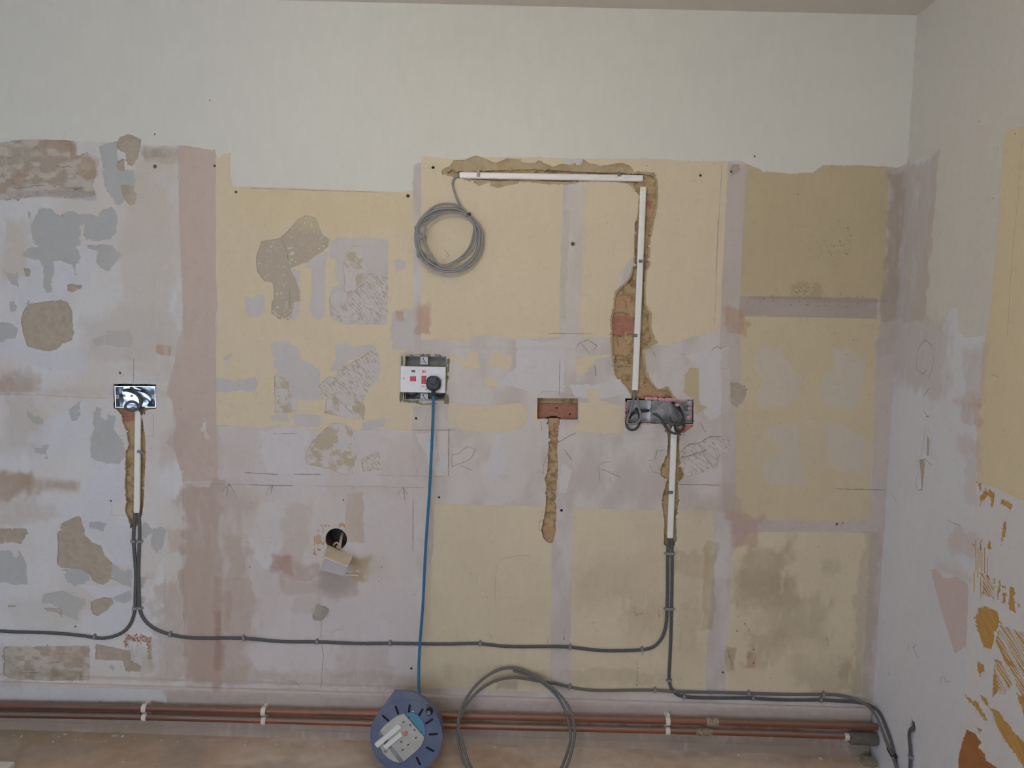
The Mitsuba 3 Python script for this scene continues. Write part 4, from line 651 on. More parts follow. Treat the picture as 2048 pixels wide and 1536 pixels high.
plain("mat_frame", (0.75, 0.75, 0.74), 0.4, 0.5)
fr = [block(wx0, wx1, YF - 0.06, YF + 0.01, wz0, wz0 + 0.05), block(wx0, wx1, YF - 0.06, YF + 0.01, wz1 - 0.05, wz1)]
nx = 4
for i in range(nx + 1):
    x = wx0 + (wx1 - wx0) * i / nx; fr.append(block(max(x - 0.03, wx0), min(x + 0.03, wx1), YF - 0.06, YF + 0.008, wz0 + 0.05, wz1 - 0.05))
obj("frame", join(fr), "mat_frame", "window_1", smooth=False)
tag("window_1", "wide white framed window full of daylight", kind="structure")
for i in range(nx):
    a, b = wx0 + (wx1 - wx0) * i / nx + 0.03, wx0 + (wx1 - wx0) * (i + 1) / nx - 0.03
    v = np.array([[a, YF - 0.03, wz0 + 0.05], [b, YF - 0.03, wz0 + 0.05], [b, YF - 0.03, wz1 - 0.05], [a, YF - 0.03, wz1 - 0.05]])
    m = trimesh.Trimesh(v, [[0, 2, 1], [0, 3, 2]], process=False)
    if m.face_normals[0][1] < 0: m.invert()
    k = obj("pane", m, "mat_frame", "window_1", smooth=False)
    scene[k]["emitter"] = {"type": "area", "radiance": {"type": "rgb", "value": list(WIN_RADIANCE)}}

# ------------------------------------------------------------------ materials of the things
plain("copper", (0.42, 0.185, 0.105), 0.42, 0.5, 0.55)
def copper(key, dust):
    def fn(p, n, uv):
        f = mikit.fbm(p.x * 9, p.y * 60, p.z * 60, 3)
        c = mikit.mix((0.30, 0.105, 0.055), (0.21, 0.085, 0.055), mikit.smoothstep(0.35, 0.65, f))
        c = mikit.mix(c, (0.12, 0.06, 0.05), 0.75 * mikit.smoothstep(-0.75, -1.25, p.x + 0.3 * (f - 0.5)))
        return mikit.mix(c, (0.33, 0.27, 0.225), dust * mikit.smoothstep(0.25, 0.8, n.z + 0.5 * (f - 0.5)))
    scene[key] = {"type": "twosided", "bsdf": {"type": "principled", "base_color": mikit.proc(fn), "roughness": 0.45, "metallic": 0.35, "specular": 0.5}}
copper("copper_dusty", 0.35); copper("copper_dustier", 0.8)
speckled("solder", (0.36, 0.28, 0.20), (0.25, 0.19, 0.13), 160, 0.6)
plain("cable_grey", (0.088, 0.090, 0.093), 0.5, 0.4)
plain("cable_light", (0.24, 0.245, 0.245), 0.45, 0.45)
plain("cable_dark", (0.05, 0.051, 0.054), 0.5, 0.4)
plain("cable_pale", (0.20, 0.20, 0.195), 0.5, 0.4)
plain("cable_blue", (0.025, 0.145, 0.30), 0.45, 0.4)
plain("black_plastic", (0.016, 0.016, 0.018), 0.4, 0.5)
plain("cable_mid", (0.135, 0.135, 0.132), 0.5, 0.4)
plain("clip_plastic", (0.24, 0.24, 0.24), 0.5, 0.4)
plain("nail", (0.28, 0.27, 0.26), 0.4, 0.5, 0.7)
plain("conduit_white", (0.80, 0.775, 0.74), 0.4, 0.5)
plain("print_red", (0.55, 0.38, 0.36), 0.6)
plain("strap_metal", (0.17, 0.175, 0.18), 0.45, 0.5, 0.5)
plain("clip_white", (0.70, 0.64, 0.57), 0.5, 0.4)
def steel(key, c, c2, rough, fr):
    def fn(p, n, uv): return mikit.mix(c, c2, mikit.smoothstep(0.4, 0.65, mikit.fbm(p.x * fr, p.y * fr, p.z * fr, 3)))
    scene[key] = {"type": "twosided", "bsdf": {"type": "principled", "base_color": mikit.proc(fn), "roughness": rough, "metallic": 0.95, "specular": 0.5}}
steel("steel_bright", (0.50, 0.54, 0.61), (0.40, 0.44, 0.50), 0.14, 40)
steel("steel_dull", (0.50, 0.49, 0.47), (0.34, 0.33, 0.32), 0.33, 40)
plain("lug_metal", (0.40, 0.42, 0.42), 0.45, 0.5, 0.3)
plain("steel_edge", (0.30, 0.31, 0.30), 0.4, 0.5, 0.7)
speckled("box_painted", (0.19, 0.185, 0.165), (0.24, 0.23, 0.205), 60, 0.6)
plain("plate_white", (0.72, 0.70, 0.72), 0.3, 0.5)
plain("plate_cream", (0.72, 0.65, 0.54), 0.35, 0.5)
plain("rocker_red", (0.50, 0.025, 0.045), 0.35, 0.5)
plain("neon_off", (0.06, 0.015, 0.018), 0.25, 0.5)
plain("neon_lit", (0.35, 0.01, 0.02), 0.25, 0.5)
plain("dark_mark", (0.06, 0.06, 0.065), 0.5)
speckled("reel_blue", (0.10, 0.125, 0.215), (0.13, 0.15, 0.22), 25, 0.5, 0.4)
plain("reel_inside", (0.012, 0.014, 0.028), 0.6)
speckled("reel_plate", (0.47, 0.465, 0.44), (0.42, 0.415, 0.39), 40, 0.5)
plain("reel_panel", (0.075, 0.235, 0.36), 0.5)
plain("reel_white", (0.70, 0.70, 0.68), 0.5)
plain("reel_label", (0.20, 0.205, 0.21), 0.5)
plain("reel_label_blue", (0.28, 0.34, 0.38), 0.5)
plain("button_red", (0.50, 0.20, 0.17), 0.4)
speckled("foam_grey", (0.155, 0.14, 0.125), (0.12, 0.11, 0.10), 80, 0.9, 0.1)
speckled("block_beige", (0.66, 0.57, 0.45), (0.60, 0.515, 0.405), 35, 0.6, 0.3, 0, 0.4, 0.7, (1, 1, 3))
plain("block_front", (0.46, 0.42, 0.43), 0.6, 0.3)  # tone of the block's front face in shade
plain("strap_tan", (0.44, 0.33, 0.25), 0.7, 0.2)
speckled("crumb", (0.62, 0.57, 0.52), (0.50, 0.42, 0.36), 60, 0.9, 0.1)
speckled("rubble_mat", (0.30, 0.26, 0.19), (0.24, 0.20, 0.15), 60, 0.9, 0.1)

LOC = np.array([[1, 0, 0], [0, 0, -1], [0, 1, 0]], float)     # local right, up, out of the wall -> world columns
def put(m, px, py, y=0.0, rot=0.0):
    m = m.copy(); R = np.eye(4); c, s = math.cos(rot), math.sin(rot); R[:2, :2] = [[c, -s], [s, c]]
    m.apply_transform(R); T = np.eye(4); T[:3, :3] = LOC; T[:3, 3] = at(px, py, y); m.apply_transform(T); return m
def span(a, b, y=0.0):
    p, q = at(*a, y), at(*b, y); return math.hypot(q[0] - p[0], q[2] - p[2]), math.atan2(q[2] - p[2], q[0] - p[0])
def disc(r, h, n=16): m = trimesh.creation.cylinder(radius=r, height=h, sections=n); m.apply_translation([0, 0, h / 2]); return m
def ext(g, h, z0=0.0):
    ms = []
    for q in polys(g):
        m = trimesh.creation.extrude_polygon(q, h, engine="earcut"); m.apply_translation([0, 0, z0]); ms.append(m)
    return join(ms)
def bevelled(g, h, b, z0=0.0):
    """A convex outline pushed out to h with a bevel b."""
    import manifold3d as m3
    pts = [(x, y, z) for gg, z in ((g, z0), (g, z0 + h - b), (g.buffer(-b * 0.35), z0 + h - b * 0.35), (g.buffer(-b), z0 + h)) for x, y in gg.exterior.coords]
    me = m3.Manifold.hull_points(np.array(pts)).to_mesh(); return trimesh.Trimesh(me.vert_properties[:, :3], me.tri_verts, process=False)

# ------------------------------------------------------------------ skirting, pipes
SK = 0.010
prof = Polygon([(0.0005, 0.0), (SK + 0.003, 0.0), (SK + 0.003, 0.026), (SK, 0.030), (SK, 0.149), (SK - 0.002, 0.1535), (SK - 0.005, 0.1555), (0.0005, 0.156)])
m = trimesh.creation.extrude_polygon(prof, XR - 0.008 - XL, engine="earcut")
v = np.array(m.vertices); m.vertices = np.stack([XL + v[:, 2], -v[:, 0], v[:, 1]], 1)
if m.volume < 0: m.invert()
sk = coated("baseboard_back", m, "skirt", None)
tag(sk, "old painted skirting board behind the two copper pipes", kind="structure")
wend = [(at(x, y, -SK)[0], at(x, y, -SK)[2]) for x, y in [(327, 1360), (326, 1368), (329, 1378), (325, 1385), (333, 1392), (336, 1408), (318, 1402), (300, 1398), (290, 1408)]]
skw = ragged(Polygon([(XL + 0.01, 0.148)] + [(wend[0][0], 0.148)] + [(x, min(z, 0.148)) for x, z in wend] + [(at(180, 1404, -SK)[0], 0.0995), (at(0, 1400, -SK)[0], 0.0985), (XL + 0.01, 0.0985)]).buffer(0), 0.0012, 0.004, seed=401)
coated("white_paint", slab(skw, SK, SK + 0.0006), "skirt_white", sk)
for x in (160, 217, 246): coated("nail_head", slab(Point(at(x, 1388, -SK)[0], at(x, 1388, -SK)[2]).buffer(0.0012, 6), SK, SK + 0.001), "mould", sk)
coated("board_joint", slab(LineString([(at(531, 1375, -SK)[0], 0.03), (at(531, 1375, -SK)[0], 0.148)]).buffer(0.0007), SK, SK + 0.0004), "crack", sk)

PY = -0.040
up_pts = [at(x, y, PY) for x, y in [(-420, 1402), (0, 1411), (330, 1417), (900, 1431), (1200, 1438), (1500, 1446)]]
up_pts.append(np.array([XR - 0.004, PY, at(1757, 1454, PY)[2]]))
lo_pts = [at(x, y, PY) for x, y in [(-420, 1420), (0, 1429), (330, 1435), (900, 1451), (1200, 1458), (1500, 1466), (1735, 1474)]]
pu = thing("copper_pipe", "upper of two copper pipes running along the skirting board", "pipe")
obj("tube", tube(up_pts, 0.0112, p=2, sides=20, step=0.05), "copper_dusty", pu, True)
pl = thing("copper_pipe", "lower of two copper pipes along the skirting, ending in grey foam at the right", "pipe")
obj("tube", tube(lo_pts, 0.0098, p=2, sides=20, step=0.05), "copper_dustier", pl, True)
def coupling(pipe, x0, x1, y, r, seed):
    a, b = at(x0, y, PY), at(x1, y + (x1 - x0) * 0.025, PY); n = 14
    t = np.linspace(0, 1, n); q = a + (b - a) * t[:, None]
    rr = r + 0.0022 * np.sin(t * np.pi) ** 0.3 + 0.0012 * np.sin(t * 19 + seed)
    vs, fs, S = [], [], 18
    for i in range(n):
        for j in range(S):
            w = 2 * math.pi * j / S; k = rr[i] + 0.0007 * math.sin(5 * w + i + seed)
            vs.append(q[i] + np.array([0, math.cos(w) * k, math.sin(w) * k]))
    for i in range(n - 1):
        for j in range(S):
            A, B, C, D = i * S + j, i * S + (j + 1) % S, (i + 1) * S + (j + 1) % S, (i + 1) * S + j
            fs += [[A, B, C], [A, C, D]]
    m = trimesh.Trimesh(vs, fs, process=False); m.fix_normals()
    labels[obj("coupling", m, "solder", pipe, True)] = {"label": "pale crusted soldered coupling"}
coupling(pu, 1412, 1436, 1443.5, 0.0112, 1.0); coupling(pl, 1391, 1424, 1462.5, 0.0098, 2.2)
ins = thing("pipe_insulation", "short sleeve of grey foam over the lower pipe end in the corner", "pipe insulation")
a, b = at(1699, 1475.5, PY - 0.004), np.array([XR - 0.005, PY - 0.004, at(1757, 1478, PY - 0.004)[2]])
n, S = 16, 26; vs, fs = [], []
for i in range(n):
    t = i / (n - 1); q = a + (b - a) * t
    for j in range(S):
        w = 2 * math.pi * j / S; k = 0.0205 + 0.0016 * (meshkit.fbm(np.array([t * 3, math.cos(w) * 2, math.sin(w) * 2 + 5]), 3) - 0.5) * 2 - (0.002 if i in (0, n - 1) else 0)
        vs.append(q + np.array([0.003 * math.sin(3 * w) * (i == 0), math.cos(w) * k, math.sin(w) * k]))
for i in range(n - 1):
    for j in range(S):
        A, B, C, D = i * S + j, i * S + (j + 1) % S, (i + 1) * S + (j + 1) % S, (i + 1) * S + j; fs += [[A, B, C], [A, C, D]]
vs += [a + [0.002, 0, 0], b]
for j in range(S): fs += [[n * S, (j + 1) % S, j], [n * S + 1, (n - 1) * S + j, (n - 1) * S + (j + 1) % S]]
m = trimesh.Trimesh(vs, fs, process=False); m.fix_normals()
obj("sleeve", m, "foam_grey", ins, 50)
k = obj("collar", cyl(at(1688, 1473, PY), at(1697, 1473.3, PY), 0.0118, 20), "clip_white", ins); labels[k] = {"label": "white plastic collar beside the foam"}
for (x, yu, yl, lab, peak) in [(290, 1416, 1434, "white pipe clip holding both copper pipes, nearest the left edge", 0), (528, 1422, 1441, "white pipe clip holding both copper pipes left of the blue reel", 0), (1335, 1442, 1461.5, "white pipe clip holding both copper pipes right of the big cable loop", 1)]:
    c = thing("pipe_clip", lab, "pipe clip", "white clips on the copper pipes")
    for y, r in ((yu, 0.0112), (yl, 0.0098)):
        g = Point(0, 0).buffer(r + 0.0026, 16).difference(Point(0, 0).buffer(r + 0.0002, 16)).difference(sbox(0.006, -0.02, 0.03, 0.02))
        m = trimesh.creation.extrude_polygon(max(polys(g), key=lambda q: q.area), 0.014, engine="earcut"); v = np.array(m.vertices); p = at(x, y, PY)
        m.vertices = np.stack([v[:, 2] - 0.007 + p[0], v[:, 0] + PY, v[:, 1] + p[2]], 1); m.fix_normals()
        obj("band", m, "clip_white", c, 30)
    p, q = at(x, yu, PY), at(x, yl, PY)
    bm = block(p[0] - 0.006, p[0] + 0.006, PY + 0.0115, -SK - 0.0005, q[2] - 0.012, p[2] + 0.012)
    obj("base", bm, "clip_white", c)
    if peak: obj("tab", put(bevelled(Polygon([(-0.005, 0), (0.006, 0), (0.005, 0.008), (0.001, 0.016), (-0.003, 0.012)]), 0.006, 0.0015), 1336, 1434, PY + 0.01), "clip_white", c)

# ------------------------------------------------------------------ cable capping in the chases
def conduit(a, b, lab, marks=False):
    c = thing("cable_conduit", lab, "conduit", "white plastic conduits in the chases")
    L, ang = span(a, b, 0.0); w, h, r = 0.0196, 0.0115, 0.0048
    o = sbox(-w / 2, -h / 2, w / 2, h / 2).buffer(-r).buffer(r, 8); o = o.difference(o.buffer(-0.0013))
    m = trimesh.creation.extrude_polygon(o, L, engine="earcut"); v = np.array(m.vertices)
    m.vertices = np.stack([v[:, 2], v[:, 0], v[:, 1]], 1)          # along local x, width on y, out on z
    obj("tube", put(m, *a, -0.0015, ang), "conduit_white", c, 40)
    if marks:
        ms = [rbox(0.0016, 0.0022, 0.0004, 0.0001, (L - 0.13 + t * 0.0046, 0.001, h / 2), 1) for t in range(26) if t not in (3, 8, 9, 13, 14, 15, 21)]
        k = obj("print", put(join(ms), *a, -0.0015, ang), "print_red", c); labels[k] = {"label": "row of faint reddish printing"}
    return c
conduit((919.5, 350.5), (1285, 357), "white conduit lying level along the chase at the top", True)
conduit((1270, 780), (1286.5, 374.5), "tallest white conduit, upright in the brick chase above the steel boxes")
conduit((274, 1025), (276.5, 820), "white conduit upright below the shiny box on the left")
conduit((1340, 1075.5), (1348.5, 851), "white conduit upright below the pair of steel boxes")
for (x, y, rot, w, d, lab) in [(957, 348, math.pi / 2, 0.0165, (0, 1), "grey strap over the level conduit near its left end"), (1238.5, 348.5, math.pi / 2, 0.013, (0, 1), "grey strap over the level conduit near its right end"),
        (1281, 522.5, 0, 0.0115, (1, 0), "grey strap on the tallest conduit, halfway up"), (1269, 671, 0, 0.0175, (-1, 0), "grey strap low on the tallest conduit beside the red brick"),
        (280, 904, -0.25, 0.0185, (1, 0), "grey strap on the conduit below the shiny box on the left"), (1341, 985, 0, 0.0165, (0, 0), "grey strap on the conduit below the pair of steel boxes")]:
    c = thing("conduit_strap", lab, "strap", "grey straps on the conduits")
    obj("band", put(rbox(w, 0.0098, 0.0016, 0.0006), x, y, -0.0082, rot), "strap_metal", c)
    obj("nail", put(disc(0.0022, 0.0016, 10), x + d[0] * 5.5, y - d[1] * 5.5, -0.0088), "nail", c)

# ------------------------------------------------------------------ clipped cables
CA, CB, CY = 0.0054, 0.0030, -0.0048
def wallcable(pts, y=CY): return [at(p[0], p[1], p[2] if len(p) > 2 else y) for p in pts]
A_ = [(271, 1010, -0.002), (269.5, 1030, -0.003), (267.5, 1058), (267, 1083), (269, 1110), (271.5, 1150), (270.5, 1190), (269.5, 1217), (263, 1243), (250, 1261), (232, 1271), (205, 1276.5), (175, 1273), (130, 1268), (80, 1265), (30, 1264), (0, 1262), (-80, 1258), (-300, 1250)]
B_ = [(277, 1010, -0.002), (277.5, 1030, -0.003), (279, 1058), (278.5, 1083), (277.5, 1110), (276.5, 1150), (277.5, 1190), (279, 1217), (289, 1240), (309, 1257), (335, 1267.5), (365, 1274), (400, 1276.5), (487, 1277), (560, 1283), (635, 1284), (710, 1287), (780, 1287), (900, 1288), (960, 1287.5), (1000, 1292), (1060, 1293.5), (1140, 1294.5), (1200, 1301), (1284, 1299.5), (1308, 1293), (1324, 1275), (1332, 1248), (1334, 1217), (1335, 1180), (1335.5, 1107), (1337, 1085, -0.003), (1338, 1066, -0.002)]
def rpt(px, py, off): p = atx(px, py, XR - off); return p
C_ = wallcable([(1342.5, 1066, -0.002), (1343.5, 1085, -0.003), (1344, 1107), (1344, 1160), (1343, 1218), (1341, 1290), (1338.5, 1340), (1338.5, 1361), (1343, 1377), (1352, 1387.5), (1368, 1393.5), (1450, 1396.5), (1506, 1397), (1560, 1400), (1642, 1400.5), (1690, 1403, -0.010), (1725, 1406.5, -0.022)]) + [rpt(1752, 1418, 0.012), rpt(1770, 1449, 0.008), rpt(1784, 1490, 0.007), rpt(1791, 1525, 0.007), rpt(1797, 1570, 0.007)]
D_ = wallcable([(1110, 1366.5, -0.012), (1139, 1374), (1178, 1380), (1230, 1381), (1310, 1380.5), (1330, 1382, -0.0095), (1345, 1383, -0.0125), (1365, 1383.8, -0.0105), (1400, 1384.5, -0.005), (1430, 1385), (1497, 1387), (1570, 1389), (1647, 1389), (1680, 1391), (1708, 1398, -0.012), (1735, 1411, -0.045)]) + [rpt(1755, 1438, 0.030), rpt(1769, 1475, 0.019), rpt(1783, 1508, 0.018), rpt(1797, 1550, 0.018), rpt(1806, 1590, 0.018)]
ca = tag(obj("grey_cable", tube(wallcable(A_), CA, CB), "cable_grey", smooth=True), "grey cable from the left conduit curving away past the left edge", "cable"); _taken.add("grey_cable")
cb = tag(obj("grey_cable", tube(wallcable(B_), CA, CB), "cable_grey", smooth=True), "long grey cable clipped across the wall between the left and right conduits", "cable"); _taken.add(cb)
cc = tag(obj("grey_cable", tube(C_, CA * 0.95, CB), "cable_grey", smooth=True), "grey cable dropping from the right conduit then running right into the corner", "cable"); _taken.add(cc)
# the long cable's loop resting on the floor, with its clipped run
def ly(py): return -0.010 - 0.25 * max(0, (py - 1338) / 230) ** 1.25
def L(pts, dy=0.0): return [at(x, y, ly(y) - dy) for x, y in pts]
loop = L([(1026, 1341), (1050, 1347.5)], 0.004) + L(cJ([(640, 965), (720, 1010), (830, 1110), (895, 1230), (928, 1380)]) + [(1139, 1490), (1118, 1545), (1085, 1578), (1040, 1590), (985, 1575), (945, 1540)], 0.004) + L(cJ([(150, 1410), (130, 1280), (175, 1150), (265, 1025), (380, 940), (490, 910), (600, 935), (720, 995), (830, 1080), (910, 1180), (957, 1330)]) + [(1147, 1488), (1128, 1545), (1090, 1585), (1038, 1597), (975, 1580), (933, 1535)], 0.011) + L(cJ([(128, 1420), (132, 1300), (175, 1195), (260, 1085), (400, 1000), (540, 980)]), 0.006) + wallcable([(1070, 1361, -0.022)])
ld = tag(obj("grey_cable", join([tube(loop + D_[:1], 0.0044, 0.0040, step=0.008), tube(D_, CA * 0.9, CB)]), "cable_mid", smooth=True), "grey cable with a big hoop standing on the floor, its tail clipped to the right", "cable"); _taken.add(ld)
CLIPS = [(189, 1274.5, 0, "on the cable that leaves at the left edge"), (267.5, 1083, 1, "upper left of the four on the left pair of cables"), (278.5, 1083, 1, "upper right of the four on the left pair of cables"), (269.5, 1216.5, 1, "lower left of the four where the left pair of cables parts"), (279, 1216.5, 1, "lower right of the four where the left pair of cables parts"),
    (340, 1269, 0.3, "first along the long level cable, just right of the left bend"), (487, 1277, 0, "second along the long level cable, over the red stained strip"), (634, 1284, 0, "third along the long level cable, below the round cement plug"), (780, 1287, 0, "fourth along the long level cable, just left of the blue lead"),
    (960, 1287.5, 0, "fifth along the long level cable, just right of the blue lead"), (1140, 1294.5, 0, "sixth along the long level cable, at the lilac strip"), (1284, 1299.5, 0, "last along the long level cable, before its bend up"),
    (1335.5, 1107, 1, "upper left of the four on the right pair of cables"), (1344, 1107, 1, "upper right of the four on the right pair of cables"), (1334, 1217.5, 1, "lower left of the four on the right pair of cables"), (1343, 1218, 1, "lower right of the four on the right pair of cables"),
    (1338.5, 1361, 1, "at the foot of the upright right cable"), (1368, 1393.5, 0, "leftmost on the lower of the two cables above the skirting"), (1506, 1397, 0, "middle one on the lower of the two cables above the skirting"), (1642, 1400.5, 0, "rightmost on the lower of the two cables above the skirting"),
    (1139, 1374, 0.2, "beside the big hoop of cable"), (1310, 1380.5, 0, "on the hoop's cable, left of the upright cable"), (1497, 1387, 0, "on the upper cable above the skirting, middle one"), (1647, 1389, 0, "on the upper cable above the skirting, rightmost")]
saddle = join([rbox(0.0085, 0.0132, 0.0018, 0.0008, (0, 0, 0.0032), 2), rbox(0.0085, 0.0018, 0.0095, 0.0008, (0, 0.0066, -0.0006), 2), rbox(0.0085, 0.0018, 0.0095, 0.0008, (0, -0.0066, -0.0006), 2)])
boss = rbox(0.0055, 0.005, 0.0075, 0.0015, (0, 0.0088, -0.001), 2)
for x, y, v, lab in CLIPS:
    c = thing("cable_clip", "small grey cable clip " + lab, "cable clip", "grey cable clips on the back wall")
    rot = math.pi / 2 if v == 1 else -0.02 - v * 0.6
    if v == 1 and x in (269.5, 278.5, 279, 1344, 1343, 1338.5): rot = -math.pi / 2
    if v == 1 and x == 1338.5: rot = math.pi / 2
    sd = join([saddle, boss])
    obj("saddle", put(sd, x, y, CY - 0.0006, rot), "clip_plastic", c)
    nl = disc(0.0017, 0.001, 8); nl.apply_translation([0, 0.0088, 0.0026]); obj("nail", put(nl, x, y, CY - 0.0006, rot), "nail", c)
# tie round the two cables in the corner; lone cable out of the right wall
t = thing("cable_tie", "black cable tie around the two cables in the right corner", "cable tie")
g = Polygon([(-0.0085, -0.012), (0.0085, -0.012), (0.0085, 0.012), (-0.0085, 0.012)]).buffer(0.002); g = g.difference(g.buffer(-0.0022))
m = ext(g, 0.005); p = atx(1784, 1507.5, XR - 0.014); v = np.array(m.vertices); m.vertices = np.stack([p[0] + v[:, 0], p[1] + v[:, 1], p[2] + v[:, 2] - v[:, 0] * 0.25 + v[:, 1] * 0.3], 1)
obj("band", m, "black_plastic", t)
lone = [atx(1829, 1440, XR + 0.02), rpt(1828, 1449, -0.002), rpt(1824.5, 1456, 0.008), rpt(1819.5, 1463, 0.010), rpt(1818.5, 1478, 0.008), rpt(1820.5, 1498, 0.007), rpt(1820.5, 1520, 0.007), rpt(1820, 1560, 0.007), rpt(1820, 1590, 0.007)]
k = tag(obj("grey_cable", tube(lone, 0.0058, 0.0035, ref=(-1, 0, 0)), "cable_grey", smooth=True), "short grey cable coming out of a torn hole low on the right wall", "cable"); _taken.add(k)
c = thing("cable_clip", "grey cable clip on the short cable low on the right wall", "cable clip")
p = rpt(1820.5, 1513, 0.007); m = join([saddle, boss]).copy(); v = np.array(m.vertices); m.vertices = np.stack([p[0] - v[:, 2], p[1] - v[:, 1], p[2] + v[:, 0]], 1); m.fix_normals(); obj("saddle", m, "clip_plastic", c)

# hung coil of thin cable
def ring(cx, cy, rx, ry, a0, a1, y0, y1, n=14, tilt=0.0):
    out = []
    for i in range(n):
        a = math.radians(a0 + (a1 - a0) * i / (n - 1)); out.append(at(cx + rx * math.cos(a) + tilt * math.sin(a), cy - ry * math.sin(a), y0 + (y1 - y0) * (0.5 - 0.5 * math.cos(2 * math.pi * i / (n - 1)))))
    return out
cz = crop(820, 390, 9.04)
def rev(pts, ys): return [at(x, y, d) for (x, y), d in zip(pts, ys)]
lead = rev([(925, 351), (916, 352), (908, 358), (905.5, 370), (909, 384), (916, 402), (925, 418), (936, 431)], [0.002, -0.003, -0.006, -0.008, -0.010, -0.012, -0.015, -0.018])
c1 = cz([(1150, 520), (1150, 700), (1080, 930), (950, 1100), (800, 1210), (620, 1275), (440, 1230), (300, 1130), (200, 1000), (130, 830), (120, 660), (180, 480), (320, 320), (500, 250), (700, 235), (900, 260), (1040, 370)])
c2 = cz([(1180, 520), (1235, 700), (1220, 950), (1130, 1130), (980, 1260), (780, 1360), (560, 1370), (360, 1290), (200, 1120), (110, 900), (100, 680), (170, 470), (300, 320), (480, 190), (680, 160), (880, 195), (1050, 340)])
c3 = cz([(1200, 480), (1300, 650), (1310, 880), (1230, 1110), (1080, 1280), (880, 1370), (640, 1385), (420, 1320), (240, 1190), (140, 1000), (115, 760), (160, 560), (290, 400), (480, 290), (700, 260), (900, 285), (1035, 375)])
c4 = cz([(1165, 560), (1190, 740), (1150, 960), (1000, 1120), (850, 1190), (700, 1270), (580, 1290), (470, 1200), (360, 1030), (280, 880), (250, 720), (290, 560), (400, 420), (560, 340), (740, 310), (900, 320), (1030, 385)])
c5 = cz([(1240, 600), (1260, 800), (1200, 1040), (1060, 1230), (880, 1340), (680, 1350), (520, 1310), (330, 1200), (210, 1050), (160, 880), (130, 600), (240, 410), (420, 290), (620, 245), (820, 250), (960, 300), (1045, 372)])
path = lead
for i, cpts in enumerate([c1, c2, c3, c5, c4]):
    nn = len(cpts); d = 0.014 + 0.004 * i
    path = path + [at(x, y, -(d + 0.006 * math.sin(math.pi * j / nn) + 0.010 * (0.5 - 0.5 * math.cos(2 * math.pi * j / nn)))) for j, (x, y) in enumerate(cpts)]
tail = [at(x, y, d) for (x, y), d in zip(cz([(1120, 500), (1100, 700)]) * 0 + cz([(500, 330), (320, 420), (180, 520), (95, 600), (180, 690), (270, 750), (265, 780), (180, 800), (160, 900), (140, 1080), (170, 1120), (250, 1060), (300, 1090), (340, 1200), (480, 1280)]), [-0.03, -0.03, -0.032, -0.034, -0.038, -0.04, -0.034, -0.036, -0.038, -0.036, -0.03, -0.036, -0.036, -0.034, -0.032])]
co = thing("cable_coil", "hanging coil of thin grey cable at the left end of the top conduit", "cable coil")
obj("cable", join([tube(path, 0.0033, 0.0029, step=0.005, sides=8), tube(tail, 0.0033, 0.0029, step=0.004, sides=8)]), "cable_light", co, True)
k = obj("tie", join([put(rbox(0.016, 0.0065, 0.020, 0.002), 936, 429.5, -0.022, 0.65), put(rbox(0.006, 0.008, 0.006, 0.0015), 939.5, 427, -0.030, 0.65)]), "black_plastic", co); labels[k] = {"label": "black tape tie"}

